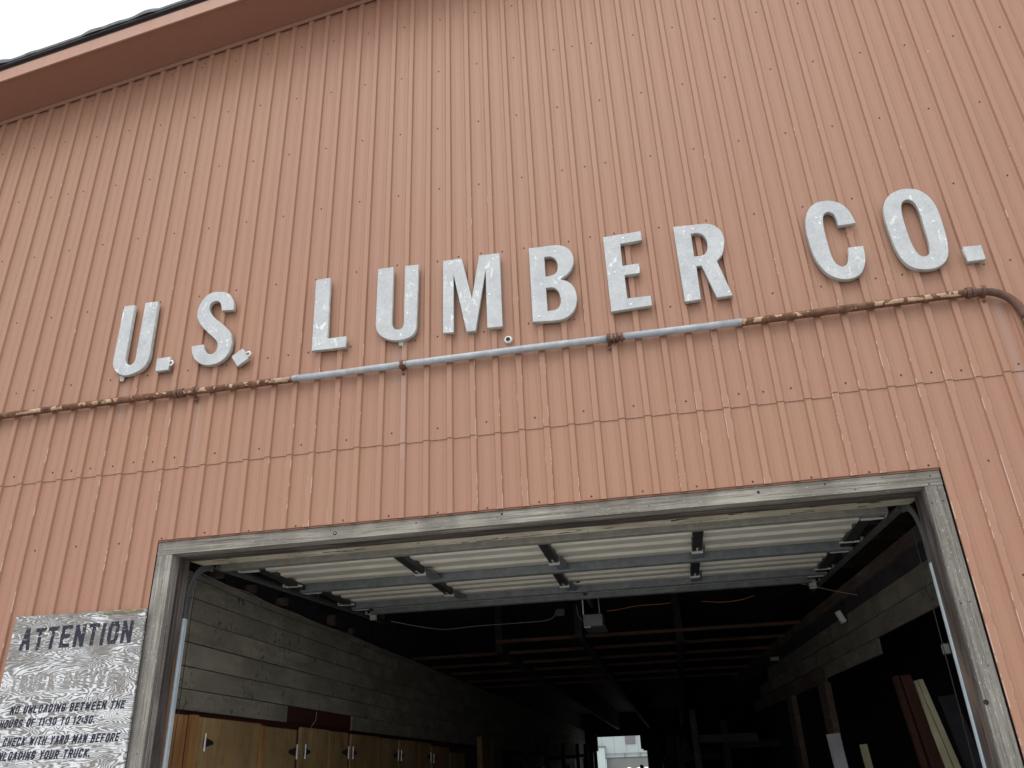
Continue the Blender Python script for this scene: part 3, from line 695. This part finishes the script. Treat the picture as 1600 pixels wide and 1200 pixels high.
for ya, yb, ye, xs_ in ((0.90, 1.76, 2.29, (3.277, 4.64, 6.01)), (2.50, 3.24, 3.77, (3.185, 4.55, 6.02))):
    for x in xs_:
        zb_ = ZD((ya+yb)/2)
        st = boxpart('stile', M['stile'], od, x-0.045, x+0.045, ya, yb, zb_+0.018, zb_+0.088)
        boxpart('hinge_knuckle', M['bright'], st, x-0.052, x+0.052, yb+0.002, yb+0.03, zb_+0.000, zb_+0.034)
        if ya > 2: boxpart('hinge_knuckle', M['bright'], st, x-0.052, x+0.052, ya-0.035, ya-0.002, zb_-0.006, zb_+0.034)
        boxpart('hinge_plate', M['strut'], od, x-0.03, x+0.085, yb+0.04, ye, ZD(yb)+0.045, ZD(yb)+0.060)
        for dy_ in (0.05, 0.12): boxpart('bolt_head', M['bright'], st, x-0.008, x+0.008, yb-dy_-0.008, yb-dy_+0.008, zb_+0.010, zb_+0.0175)
# end stiles, roller hinges
for side, x in ((-1, 1.79), (1, 7.44)):
    for ya, yb in ((0.90, 2.22), (2.42, 3.72), (3.92, 4.36)):
        boxpart('end_stile', M['stile'], od, x-0.05, x+0.05, ya, yb, ZD((ya+yb)/2)+0.045, ZD((ya+yb)/2)+0.088)
    for y in (1.05, 2.02, 2.52, 3.55, 4.05, 4.52):
        b = boxpart('roller_hinge', M['strut'], od, x-0.06, x+0.06, y, y+0.11, ZD(y)+0.03, ZD(y)+0.044)
        m = MB(); m.tube([(x-0.09, y+0.02, ZD(y)+0.022), (x+0.09, y+0.02, ZD(y)+0.022)], 0.011, 8); m.build('hinge_pin', M['bright'], b)
        m = MB(); xx = x+side*0.13; m.tube([(xx-0.013, y+0.06, ZD(y)+0.05), (xx+0.013, y+0.06, ZD(y)+0.05)], 0.024, 10); m.build('roller', M['white'], b)
    boxpart('top_roller_bracket', M['white'], od, x-0.03+side*0.02, x+0.05+side*0.02, 4.50, 4.56, ZD(4.5)-0.06, ZD(4.5)+0.05, bevel=0.004)
# tracks
def track(side):
    xi = 1.662 if side < 0 else 7.548
    path = []
    r = 0.36; ztop = 3.49
    path = [(0.30, 0.0), (0.30, 1.2), (0.30, 2.4), (0.30, 2.95), (0.30, ztop-r)]
    for k in range(1, 9):
        a = k/8*math.pi/2; path.append((0.30+r-r*math.cos(a), ztop-r+r*math.sin(a)))
    m = MB()
    # channel: a web plus two lips (cross-section across the path)
    def sec(y, z, k):
        a0 = path[max(k-1,0)]; a1 = path[min(k+1,len(path)-1)]
        dy, dz = a1[0]-a0[0], a1[1]-a0[1]; L = math.hypot(dy, dz); ny, nz = dz/L, -dy/L    # normal: toward the room
        pts = []
        for (u, v) in ((0.0, 0.012), (0.0, 0.0), (0.022, 0.0), (0.03, 0.022), (0.022, 0.048), (0.022, 0.060), (0.006, 0.066), (0.0, 0.052)):
            pts.append((xi + (-side)*u*(-1) if False else xi - side*(u*0.5-0.03), y+ny*(v), z+nz*(v)))
        return pts
    secs = [sec(y, z, k) for k, (y, z) in enumerate(path)]
    for nm_, part, mt_ in (('vertical_track', secs[:4], 'track'), ('curved_track', secs[3:], 'track_dark')):  # pale below, dark above: daylight and shade come from the two colours
        m = MB(); m.grid(part)
        o = m.build(nm_, M[mt_], od, smooth=False)
        s = o.modifiers.new('solid', 'SOLIDIFY'); s.thickness = 0.002
    m = MB(); m.tube([(xi-side*0.045, 0.307, 0.0), (xi-side*0.045, 0.307, 3.20)], 0.0035, 6); m.build('lift_cable', M['black'], od)
    x0 = 1.60 if side < 0 else 7.56
    m = MB()
    ya, yb = 0.70, 5.35
    for u0, u1, d0, d1 in ((0.0, 0.004, 0.0, 0.07), (0.0, 0.05, 0.0, 0.004), (0.046, 0.05, 0.004, 0.03)):
        xa, xb = (x0+u0, x0+u1) if side < 0 else (x0+0.05-u1, x0+0.05-u0)
        m.hexa([(xa,ya,ZD(ya)+d0),(xb,ya,ZD(ya)+d0),(xb,yb,ZD(yb)+d0),(xa,yb,ZD(yb)+d0),(xa,ya,ZD(ya)+d1),(xb,ya,ZD(ya)+d1),(xb,yb,ZD(yb)+d1),(xa,yb,ZD(yb)+d1)])
    m.build('horizontal_track', M['track_dark'], od)
    for y in (3.0, 5.25):
        boxpart('track_hanger', M['track_dark'], od, x0+0.01, x0+0.04, y, y+0.004+0.03, ZD(y)+0.0, 4.2)
    m = MB(); s_ = side
    a = (x0, 5.3, ZD(5.3)); m.hexa([(x0,5.02,ZD(5)+0.0),(x0+0.05,5.02,ZD(5)),(x0+0.05,5.36,ZD(5.3)),(x0,5.36,ZD(5.3)),(x0,5.3,ZD(5)+0.17),(x0+0.05,5.3,ZD(5)+0.17),(x0+0.05,5.36,ZD(5)+0.17),(x0,5.36,ZD(5)+0.17)])
    m.build('track_gusset', M['track_dark'], od)
    # splice and bracket on the upright
    xa, xb = sorted((xi + side*0.0, xi + side*0.045))
    for z in (0.9,):
        boxpart('track_bracket', M['strut'], od, xa, xb, 0.275, 0.34, z, z+0.05)
track(-1); track(1)
wire('pull_cord', [(1.60,0.48,3.38),(1.597,0.46,3.1),(1.594,0.44,2.85),(1.588,0.41,2.6),(1.58,0.40,1.0)], 0.004, 'grey_wire', 'tan pull cord hanging beside the left door track')

# opener
op = empty('door_opener', (4.68, 5.2, 3.45), 'small grey motor housing of the door opener hanging under the ceiling', 'door opener')
boxpart('motor_housing', M['opener'], op, 4.545, 4.81, 5.2, 5.62, 3.455, 3.615, bevel=0.012)
boxpart('base_tray', M['stile'], op, 4.56, 4.845, 5.19, 5.64, 3.43, 3.451)
boxpart('lamp_lens', M['bright'], op, 4.553, 4.64, 5.182, 5.19, 3.437, 3.449)
for x in (4.55, 4.77):
    boxpart('hanger_strap', M['bright'] if x < 4.6 else M['strut'], op, x-0.009, x+0.009, 5.25, 5.256, 3.615, 4.2)
boxpart('rail', M['stile'], op, 4.66, 4.70, 0.5, 5.2, 3.70, 3.75)
boxpart('junction_box', M['mid_wood'], op, 4.17, 4.28, 5.3, 5.36, 3.64, 3.73)

# wires
wire('slack_wire', [(2.08,4.4,3.56),(2.6,4.9,3.50),(3.05,5.2,3.56),(3.7,5.3,3.58),(3.98,5.3,3.585),(4.12,5.3,3.62),(4.17,5.3,3.70)], 0.004, 'grey_wire', 'thin grey wire sagging left of the opener behind the open door')
wire('slack_wire', [(4.87,5.3,3.66),(5.0,5.3,3.665),(5.3,5.3,3.70),(5.6,5.3,3.70),(5.75,5.3,3.71)], 0.005, 'orange_wire', 'orange-brown wire running right from the opener')
wire('slack_wire', [(6.15,5.3,3.70),(6.4,5.3,3.67),(6.65,5.3,3.68),(6.85,5.3,3.73)], 0.005, 'orange_wire', 'short orange-brown wire sagging right of the opener under the joists')
wire('slack_wire', [(7.30,4.3,3.64),(7.45,4.0,3.52),(7.62,3.8,3.42),(7.75,3.6,3.34)], 0.004, 'tan_wire', 'thin tan wire by the end of the right horizontal track')
wire('slack_wire', [(4.46,5.25,3.75),(4.48,5.22,3.62),(4.53,5.19,3.54),(4.57,5.18,3.50)], 0.004, 'grey_wire', 'thin grey wire curling down to the left side of the opener')
wire('cable_on_wall', [(1.345,0.9,3.50),(1.345,1.5,3.485),(1.34,1.9,3.50),(1.345,2.5,3.47),(1.345,3.1,3.485),(1.345,3.7,3.46),(1.345,4.6,3.49),(1.345,6.0,3.48),(1.345,9,3.49)], 0.004, 'grey_wire', 'thin pale cable along the top of the left board wall')

# ================================================================== racks deep in the hall
k = 0
names = [('left', 1.62), ('right', 4.25)]
rack = [
 (5.9, 8.6, 2.55, .10), (6.5, 11.0, 2.5, .12), (5.6, 13.5, 2.35, .10), (5.4, 16.0, 2.5, .16), (5.0, 19.0, 2.5, .14), (4.75, 22.0, 2.6, .12), (4.6, 25.0, 2.6, .12), (4.5, 28.0, 2.7, .12), (4.35, 31.0, 2.9, .16),
 (1.75, 16.0, 2.5, .12), (1.78, 19.5, 2.7, .12), (1.80, 23.0, 2.6, .12), (1.82, 27.0, 2.7, .12), (1.72, 31.0, 2.8, .16)]
ORD = ['first','second','third','fourth','fifth','sixth','seventh','eighth','ninth','tenth','eleventh','twelfth','thirteenth']
cnt = {'left': 0, 'right': 0}
for x, y, h, wd in rack:
    side = 'right' if x > 3 else 'left'
    o_ = ORD[cnt[side]]; cnt[side] += 1
    e = empty('rack_post', (x, y, 0.02), 'dark rack post deep in the hall, %s from the doorway on the %s' % (o_, side), 'post', 'rack posts on the %s side of the hall' % side)
    boxpart('upright', M['dark_wood'], e, x-wd/2, x+wd/2, y, y+0.12, 0.02, h)
    sg = 1 if side == 'right' else -1
    boxpart('arm', M['dark_wood'], e, min(x, x+sg*1.0), max(x, x+sg*1.0), y+0.125, y+0.2, h-0.5, h-0.38)
# stacked boards and hanging bits in the racks, silhouettes round the far opening
st = empty('lumber_rack', (3.0, 33.0, 0.02), 'dark lumber rack framing the far opening, stepped at both sides', 'rack')
for x0, x1, z0, z1 in ((1.78,1.93,2.58,3.3),(1.2,1.70,0.02,2.55),(1.70,1.80,2.55,2.9),(3.90,4.3,2.60,3.3),(4.0,4.3,2.53,2.62),(4.17,4.6,0.02,2.53)):
    boxpart('rack_side', M['dark_wood'], st, x0, x1, 34.2, 34.6, z0, z1)
random.seed(21)
ys = sorted(random.uniform(17, 31) for _ in range(26)); cnt = {True: 0, False: 0}
for k in range(26):
    left = k % 2 == 0
    x = random.uniform(1.30, 1.60) if left else random.uniform(4.4, 6.6)
    y = ys[k]; h = random.uniform(1.75, 2.15)
    mt = random.choice(['mid_wood', 'red_wood', 'grey_plank', 'new_wood', 'mid_wood', 'dark_wood'])
    nm = {'mid_wood': 'brown', 'red_wood': 'red-brown', 'grey_plank': 'grey', 'new_wood': 'pale', 'dark_wood': 'dark'}[mt]
    o_ = ORD[cnt[left]]; cnt[left] += 1
    lumber('standing_board', (x+random.uniform(-.1,.1), y, 0.02), (x, y+0.1, h), random.uniform(0.03, 0.10), 0.03, M[mt],
           'narrow %s board standing in the dark racks, %s from the doorway on the %s' % (nm, o_, 'left' if left else 'right'), group='boards standing in the racks')
# crumpled pale sack hanging at the right rack
m = MB(); bm_rows = []
for a in range(9):
    z = 2.33 - a*0.062; r = [0.03,0.07,0.09,0.13,0.17,0.19,0.19,0.15,0.08][a]
    bm_rows.append([(5.75+r*math.cos(b/10*2*math.pi)+0.02*math.sin(a*2+b), 15.5+r*0.7*math.sin(b/10*2*math.pi), z) for b in range(11)])
m.grid(bm_rows); tag(m.build('hanging_sack', M['mid_wood'], None, smooth=True, loc=(5.75,15.5,1.8)), 'crumpled pale sack hanging in the dark right of the far opening', 'sack')

# ================================================================== far building beyond the hall
fb = empty('grey_shed', (1.5, 60, 0), 'pale grey metal building seen through the far end of the hall', 'building')
boxpart('upper_wall', M['far_wall'], fb, -12, 14, 60.0, 66, 2.70, 9.0)
boxpart('lower_wall', M['far_dark'], fb, 0.12, 14, 60.06, 66, 0.0, 2.69)
boxpart('corner_bay', M['far_pale'], fb, -12, 0.10, 59.4, 60.0-0.01, 0.0, 3.42)
boxpart('bay_cap', M['far_dark'], fb, -12, 0.14, 59.34, 59.99, 3.43, 3.52)
boxpart('shuttered_window', M['far_window'], fb, 1.66, 2.42, 59.93, 59.99, 3.62, 4.9)
boxpart('rail', M['far_dark'], fb, -0.5, 6, 59.90, 59.95, 2.95, 2.975)
boxpart('rail_post', M['far_dark'], fb, 1.52, 1.56, 59.91, 59.96, 2.66, 2.99)
boxpart('rail_post', M['far_dark'], fb, 2.68, 2.72, 59.91, 59.96, 2.66, 2.99)
for k in range(12):
    boxpart('wall_seam', M['far_dark'], fb, -1+k*0.9, -1+k*0.9+0.012, 59.985, 59.998, 2.72, 9.0)
boxpart('wall_vent', M['black'], fb, -0.75, -0.55, 59.36, 59.395, 2.2, 2.25)
m = MB()
random.seed(4)
for k in range(14):
    x = 1.5 + k*0.15; r = random.uniform(0.12, 0.22); z = 1.72 + random.uniform(-0.08, 0.1)
    rows_ = []
    for a in range(7):
        ph = -math.pi/2 + a*math.pi/6
        rows_.append([(x+r*math.cos(ph)*math.cos(b*math.pi/4)*(1+0.1*math.sin(b*3+k)), 57+r*math.cos(ph)*math.sin(b*math.pi/4), z+r*math.sin(ph)) for b in range(9)])
    m.grid(rows_)
m.box(1.4, 3.9, 56.8, 57.2, 0.0, 1.70)
tag(m.build('wrapped_pile', M['snow_white'], None, smooth=False, loc=(2.6,57,0)), 'lumpy white wrapped pile in front of the far grey building', 'pile')

# ================================================================== sign letters
def cr(pts, closed=True):
    """round only the gentle corners of an outline"""
    n = len(pts); V = [Vector((x, 0, z)) for x, z in pts]
    sharp = []
    for i in range(n):
        a = (V[i]-V[i-1]); b = (V[(i+1) % n]-V[i])
        sharp.append(a.angle(b) > R_(52) or (a.length > 0.28 and b.length > 0.28))
    out = []
    for i in range(n):
        p1, p2 = V[i], V[(i+1) % n]
        out.append(p1)
        if (p2-p1).length > 0.22: continue
        if sharp[i] and sharp[(i+1) % n]: continue
        p0 = V[i-1] if not sharp[i] else p1*2-p2
        p3 = V[(i+2) % n] if not sharp[(i+1) % n] else p2*2-p1
        if not sharp[i] and (p1-V[i-1]).length > 0.22: p0 = p1 + (V[i-1]-p1).normalized()*(p2-p1).length
        if not sharp[(i+1) % n] and (p3-p2).length > 0.22: p3 = p2 + (p3-p2).normalized()*(p2-p1).length
        for q in (0.33, 0.66):
            out.append(0.5*((2*p1)+(p2-p0)*q+(2*p0-5*p1+4*p2-p3)*q*q+(3*p1-p0-3*p2+p3)*q**3))
    return [(v.x, v.z) for v in out]
LAB = ['tall silver letter U of U.S., first letter of the wall sign', 'square silver period between the letters U and S', 'silver letter S of U.S. with flaking paint',
 'tilted square silver period after the letter S', 'silver letter L that begins the word LUMBER', 'silver letter U in the word LUMBER', 'silver letter M in the word LUMBER',
 'silver letter B in the word LUMBER', 'silver letter E in the word LUMBER, jointed near its top', 'silver letter R that ends the word LUMBER, stained at the middle',
 'silver letter C of CO., right side of the wall sign', 'silver letter O of CO., right side of the wall sign', 'square silver period after CO. at the right end of the sign']
def letter(idx, ch, loops):
    curve = D.curves.new('tmp', 'CURVE'); curve.dimensions = '2D'; curve.fill_mode = 'BOTH'
    xs = [p[0] for p in loops[0]]; zs = [p[1] for p in loops[0]]
    ox, oz = (min(xs)+max(xs))/2, min(zs)
    for lp in loops:
        q = cr(lp); sp = curve.splines.new('POLY'); sp.points.add(len(q)-1)
        for i, (x, z) in enumerate(q): sp.points[i].co = (x-ox, z-oz, 0, 1)
        sp.use_cyclic_u = True
    T = 0.040
    curve.extrude = T/2; curve.bevel_depth = 0.0025; curve.bevel_resolution = 1; curve.offset = -0.0025
    tmp = D.objects.new('tmp', curve); C.objects.link(tmp)
    dg = bpy.context.evaluated_depsgraph_get(); me = D.meshes.new_from_object(tmp.evaluated_get(dg))
    D.objects.remove(tmp)
    me.transform(Matrix.Rotation(R_(90), 4, 'X'))
    nm = 'sign_period' if ch == '.' else 'sign_letter'
    root = empty(nm, (ox, -0.054, oz), LAB[idx], 'period' if ch == '.' else 'letter', 'letters of the wall sign' if ch != '.' else 'periods of the wall sign')
    me.materials.clear(); me.materials.append(M['letter']); me.materials.append(M['letter_edge'])
    for p in me.polygons: p.material_index = 1 if abs(p.normal.y) < 0.4 else 0
    o = D.objects.new('letter_plate', me); C.objects.link(o); o.parent = root
    me.name = 'letter_plate'
    # screws and a bracket at the back
    if ch != '.':
        m = MB()
        cand = {'U': [(0.08,0.93),(0.9,0.9)], 'S': [(0.75,0.28)], 'L': [(0.3,0.93),(0.25,0.08)], 'M': [(0.12,0.94),(0.88,0.92),(0.8,0.45)], 'B': [(0.15,0.08),(0.6,0.90)],
                'E': [(0.5,0.94),(0.2,0.5),(0.5,0.06)], 'R': [(0.4,0.93),(0.45,0.5),(0.9,0.05)], 'C': [(0.25,0.8),(0.85,0.35)], 'O': [(0.12,0.6),(0.85,0.55)]}[ch]
        for fx, fz in cand:
            x = min(xs)+fx*(max(xs)-min(xs)); z = min(zs)+fz*(max(zs)-min(zs))
            m = MB(); r = 0.0085
            ring = [(x+r*math.cos(a), -0.0800, z+r*math.sin(a)) for a in [i*math.pi/4 for i in range(8)]]
            rb = [(x+r*1.2*math.cos(a), -0.0755, z+r*1.2*math.sin(a)) for a in [i*math.pi/4 for i in range(8)]]
            m.face(ring)
            for a in range(8): m.face([rb[a], rb[(a+1)%8], ring[(a+1)%8], ring[a]])
            m.build('screw_head', M['bright'], root)
    return root
roots = [letter(i, ch, lp) for i, (ch, lp) in enumerate(LETTERS)]
boxpart('plate_joint', M['screw'], roots[8], 5.493, 5.635, -0.0762, -0.0748, 5.8505, 5.8529)
boxpart('plate_joint', M['screw'], roots[9], 6.112, 6.237, -0.0762, -0.0748, 5.5855, 5.5879)
boxpart('plate_joint', M['screw'], roots[9], 6.293, 6.407, -0.0762, -0.0748, 5.5320, 5.5344)
# small broken bracket bits under two letters
for par, (x, z) in ((roots[0], (0.869, 5.170)), (roots[5], (3.628, 5.158))):
    m = MB(); m.hexa([(x-.02,-.034,z-.03),(x+.015,-.034,z-.035),(x+.015,-.026,z-.035),(x-.02,-.026,z-.03),(x-.035,-.04,z+.03),(x+.03,-.04,z+.03),(x+.03,-.03,z+.03),(x-.035,-.03,z+.03)])
    m.build('bracket_tab', M['letter_edge'], par, bevel=0.003)
for par, (x, z), r in ((roots[1], (1.389, 5.246), 0.035), (roots[3], (2.174, 5.231), 0.035)):
    
    m = MB(); m.tube([(x-0.03, -0.066, z+0.014), (x+0.004, -0.066, z+0.022), (x+0.018, -0.066, z), (x+0.004, -0.066, z-0.024), (x-0.03, -0.066, z-0.022)], 0.009, 8); m.build('bent_tab', M['bright'], par, smooth=True)

# ================================================================== conduit
cd = empty('wall_conduit', (4.0, -0.064, 4.70), 'long half-rusted metal conduit strapped across the wall under the letters', 'conduit')
ZC = 4.915; YC = -0.066; RC = 0.031
def run(name, mat, x0, x1, r=RC, z=ZC):
    n = max(2, int((x1-x0)/0.25)); m = MB()
    m.tube([(x0+(x1-x0)*i/n, YC+0.002*math.sin(i*1.3), z+0.004*math.sin((x0+(x1-x0)*i/n)*1.7)-0.002*i/n) for i in range(n+1)], r, 16)
    return m.build(name, mat, cd, smooth=True)
run('pipe_run', M['rust'], -7.0, 2.62)['label'] = 'rusty left stretch of the conduit'
m = MB(); m.tube([(2.595,YC,ZC),(2.64,YC,ZC),(2.70,YC,ZC)], [0.012, 0.028, 0.0315], 14); m.build('taped_end', M['conduit'], cd, smooth=True)
run('pipe_run', M['conduit'], 2.69, 5.46)['label'] = 'clean grey stretch of the conduit'
run('pipe_run', M['conduit'], 5.56, 6.50)['label'] = 'second clean grey stretch of the conduit'
m = MB(); m.tube([(6.49,YC,ZC-.005),(6.55,YC,ZC-.005),(6.60,YC,ZC-.005)], [0.0315, 0.028, 0.014], 14); m.build('taped_end', M['conduit'], cd, smooth=True)
run('pipe_run', M['rust'], 6.52, 8.22, z=ZC-0.004)['label'] = 'rusty right stretch of the conduit'
run('pipe_core', M['rust'], 5.44, 5.58, 0.030)
bend = [(8.22, 4.908), (8.30, 4.908), (8.37, 4.900), (8.43, 4.878), (8.485, 4.838), (8.525, 4.785), (8.55, 4.72), (8.562, 4.64), (8.564, 4.5), (8.564, 3.0), (8.564, 0.0)]
fine_b = []
for k in range(len(bend)-1):
    p0, p1, p2, p3 = [Vector((b[0], YC, b[1])) for b in (bend[max(k-1,0)], bend[k], bend[k+1], bend[min(k+2,len(bend)-1)])]
    for q in range(3):
        t = q/3; fine_b.append(0.5*((2*p1)+(p2-p0)*t+(2*p0-5*p1+4*p2-p3)*t*t+(3*p1-p0-3*p2+p3)*t**3))
fine_b.append(Vector((8.564, YC, 0)))
M['rust_dark'] = m_flat('dark_rusted_pipe', (0.12, 0.065, 0.048), 0.7, 0.1, 0.35, 8)
m = MB(); m.tube(fine_b, RC*0.97, 16); m.build('elbow', M['rust_dark'], cd, smooth=True)
def coupling(x, rings):
    for dx, w_, r in rings:
        m = MB(); m.tube([(x+dx-w_/2, YC, ZC-.003), (x+dx-w_/2+0.004, YC, ZC-.003), (x+dx+w_/2-0.004, YC, ZC-.003), (x+dx+w_/2, YC, ZC-.003)], [r*0.94, r, r, r*0.94], 12)
        m.build('coupling_ring', M['rust_dark'], cd, smooth=False)
def strap(x):
    m = MB(); n = 9; rows_ = []
    for dx in (-0.013, 0.013):
        rows_.append([(x+dx, YC-0.004+0.040*math.cos(a)*-1, ZC+0.040*math.sin(a)) for a in [math.pi/2-0.2 - i*(math.pi-0.2)/n for i in range(n+1)]] + [(x+dx, -0.031, ZC-0.048), (x+dx, -0.031, ZC-0.095)])
    m.grid(rows_)
    o = m.build('strap', M['rust_dark'], cd); s = o.modifiers.new('solid', 'SOLIDIFY'); s.thickness = 0.004
    m = MB(); m.tube([(x, -0.030, ZC-0.075), (x, -0.044, ZC-0.075)], 0.013, 8); m.build('strap_bolt', M['rust_dark'], o)
coupling(1.53, [(-0.035, 0.03, 0.043), (0.0, 0.032, 0.041), (0.032, 0.024, 0.043)]); strap(1.68)
strap(3.655); m = MB(); m.tube([(3.63,YC,ZC),(3.69,YC,ZC)], 0.0375, 12); m.build('coupling_ring', M['rust'], cd)
coupling(5.51, [(-0.055, 0.022, 0.043), (-0.02, 0.022, 0.041), (0.012, 0.022, 0.043), (0.045, 0.022, 0.040)]); strap(5.45)
coupling(8.255, [(-0.025, 0.032, 0.045), (0.012, 0.03, 0.042)]); strap(8.335)

# small round fitting in the wall
rf = empty('round_fitting', (4.592, -0.006, 5.05), 'small round white fitting with a black centre below the letter M', 'fitting')
m = MB(); m.tube([(4.592,-0.004,5.05),(4.592,-0.030,5.05),(4.592,-0.036,5.05)], [0.036,0.034,0.026], 20); m.build('white_ring', M['white'], rf, smooth=False)
m = MB(); m.tube([(4.592,-0.035,5.05),(4.592,-0.040,5.05)], 0.019, 16); m.build('black_centre', M['black'], rf)

# ================================================================== painted plywood sign
SB = (0.311, -0.030, 1.56)
sg = empty('attention_sign', SB, 'weathered plywood notice board headed ATTENTION, left of the doorway', 'sign')
m = MB()
top = [(0.311,2.991),(0.5,2.992),(0.75,2.988),(1.0,2.985),(1.2,2.984),(1.32,2.983),(1.40,2.979),(1.46,2.981),(1.498,2.976)]
N_ = 24; pts = []
rr = random.Random(3)
def topz(x):
    for a, b in zip(top, top[1:]):
        if x <= b[0]: return a[1]+(b[1]-a[1])*(x-a[0])/(b[0]-a[0])
    return top[-1][1]
edge = [(0.311+1.211*i/40, topz(0.311+1.187*i/40)+rr.uniform(-0.0035,0.002)) for i in range(41)]
poly = [(1.498, 1.20), (0.311, 1.20)]
i0 = len(m.v)
F = [(x, -0.050, z) for x, z in edge] ; B = [(x, -0.032, z) for x, z in edge]
Fb = [(x+0.02*(x-.311), -0.050, 1.20) for x, z in edge]; Bb = [(x+0.02*(x-.311), -0.032, 1.20) for x, z in edge]
m.grid([Fb, F, B, Bb]); m.face([Fb[0], F[0], B[0], Bb[0]]); m.face([Fb[-1], F[-1], B[-1], Bb[-1]])
m.build('plywood_board', M['plywood'], sg)
boxpart('top_veneer_edge', m_flat('split_yellow_veneer', (0.20, 0.17, 0.09), 0.9, 0, 0.5, 30), sg, 1.14, 1.495, -0.0535, -0.0505, 2.955, 2.976, j=0.003)

# stroke alphabet (x 0..1, z 0..1)
G = {
 'A': [[(0,0),(.42,1),(.58,1),(1,0)],[(.18,.32),(.82,.32)]], 'B': [[(0,0),(0,1),(.7,1),(.95,.86),(.95,.64),(.7,.52),(0,.52)],[(.7,.52),(1,.38),(1,.14),(.75,0),(0,0)]],
 'C': [[(1,.76),(.85,1),(.2,1),(0,.8),(0,.2),(.2,0),(.85,0),(1,.24)]], 'D': [[(0,0),(0,1),(.65,1),(1,.75),(1,.25),(.65,0),(0,0)]],
 'E': [[(1,1),(0,1),(0,0),(1,0)],[(0,.52),(.8,.52)]], 'F': [[(1,1),(0,1),(0,0)],[(0,.52),(.8,.52)]],
 'G': [[(1,.78),(.82,1),(.2,1),(0,.8),(0,.2),(.2,0),(.82,0),(1,.2),(1,.45),(.55,.45)]], 'H': [[(0,0),(0,1)],[(1,0),(1,1)],[(0,.52),(1,.52)]],
 'I': [[(.5,0),(.5,1)]], 'K': [[(0,0),(0,1)],[(1,1),(.05,.42)],[(.35,.60),(1,0)]], 'L': [[(0,1),(0,0),(1,0)]],
 'M': [[(0,0),(0,1),(.5,.25),(1,1),(1,0)]], 'N': [[(0,0),(0,1),(1,0),(1,1)]], 'O': [[(.2,0),(0,.2),(0,.8),(.2,1),(.8,1),(1,.8),(1,.2),(.8,0),(.2,0)]],
 'R': [[(0,0),(0,1),(.75,1),(1,.85),(1,.62),(.75,.48),(0,.48)],[(.55,.48),(1,0)]], 'S': [[(1,.8),(.8,1),(.2,1),(0,.82),(0,.66),(.2,.54),(.8,.46),(1,.34),(1,.18),(.8,0),(.2,0),(0,.2)]],
 'T': [[(0,1),(1,1)],[(.5,1),(.5,0)]], 'U': [[(0,1),(0,.2),(.2,0),(.8,0),(1,.2),(1,1)]], 'V': [[(0,1),(.5,0),(1,1)]], 'W': [[(0,1),(.22,0),(.5,.75),(.78,0),(1,1)]],
 'Y': [[(0,1),(.5,.5),(1,1)],[(.5,.5),(.5,0)]], '0': [[(.25,0),(0,.2),(0,.8),(.25,1),(.75,1),(1,.8),(1,.2),(.75,0),(.25,0)]], '1': [[(.2,.8),(.5,1),(.5,0)]],
 '2': [[(0,.8),(.2,1),(.8,1),(1,.8),(1,.62),(0,0),(1,0)]], '3': [[(0,.82),(.2,1),(.8,1),(1,.82),(1,.66),(.75,.53),(.4,.53)],[(.75,.53),(1,.38),(1,.18),(.8,0),(.2,0),(0,.18)]],
 ':': [[(.5,.28),(.5,.40)],[(.5,.66),(.5,.78)]], '.': [[(.5,0),(.5,.1)]]}
WID = {'I': .35, '1': .55, ':': .3, '.': .3, ' ': .55, 'M': 1.25, 'W': 1.3}
def lettering(text, x0, x1, z0, z1, stroke, slant, mat, gap=0.32, drop=0.0, z0b=None, single=False):
    tot = sum(WID.get(c, 1.0) for c in text) + gap*(len(text)-1)
    ux = (x1-x0-slant*(z1-z0))/tot; H = z1-z0; m = MB(); x = x0; lay = 0
    for c in text:
        wv = WID.get(c, 1.0)*ux
        jx, jz = random.uniform(-.03,.03)*ux, random.uniform(-.03,.03)*H
        narrow = c in 'I1:.'
        for path in G.get(c, []):
            P2 = []
            for (a, b) in path:
                bb = stroke*0.5/H + b*(1-stroke/H)
                aa = a*(wv-stroke)+stroke/2 if not narrow else (a-.5)*min(wv, ux*.6)+wv/2
                P2.append(Vector((x+aa+jx+slant*bb*H, z0+bb*H+jz)))
            for p, q in zip(P2, P2[1:]):
                d = (q-p); L = d.length
                if L < 1e-5: continue
                d /= L; nrm = Vector((-d.y, d.x))*stroke/2; e = d*stroke*0.5
                lay += 1; y = -0.0510 - (lay % 23)*0.00007
                a_, b_ = p-e, q+e
                fx = lambda v: (v.x, y, v.y + (0 if z0b is None else (z0b-z0)*(v.x-x0)/(x1-x0)))
                m.face([fx(a_-nrm), fx(b_-nrm), fx(b_+nrm), fx(a_+nrm)])
        x += wv + gap*ux
        if single and m.v: m.build('painted_letter', mat, sg); m = MB()
    if not single: return tag(m.build('lettering', mat, sg), kind='stuff')
random.seed(12)
lettering('ATTENTION', 0.405, 1.432, 2.712, 2.888, 0.031, 0.03, M['ink'], 0.30, single=True)
lettering('TRUCK DRIVERS', 0.400, 1.430, 2.395, 2.520, 0.026, 0.03, M['ghost'], 0.34, single=True)
lettering('NO UNLOADING BETWEEN THE', 0.450, 1.472, 2.225, 2.285, 0.0113, 0.16, M['ink_small'], 0.34)
lettering('HOURS OF 11:30 TO 12:30.', 0.380, 1.232, 2.126, 2.186, 0.0113, 0.16, M['ink_small'], 0.34)
lettering('CHECK WITH YARD MAN BEFORE', 0.445, 1.470, 1.990, 2.052, 0.0113, 0.20, M['ink_small'], 0.34)
lettering('UNLOADING YOUR TRUCK.', 0.385, 1.245, 1.888, 1.950, 0.0113, 0.20, M['ink_small'], 0.34)
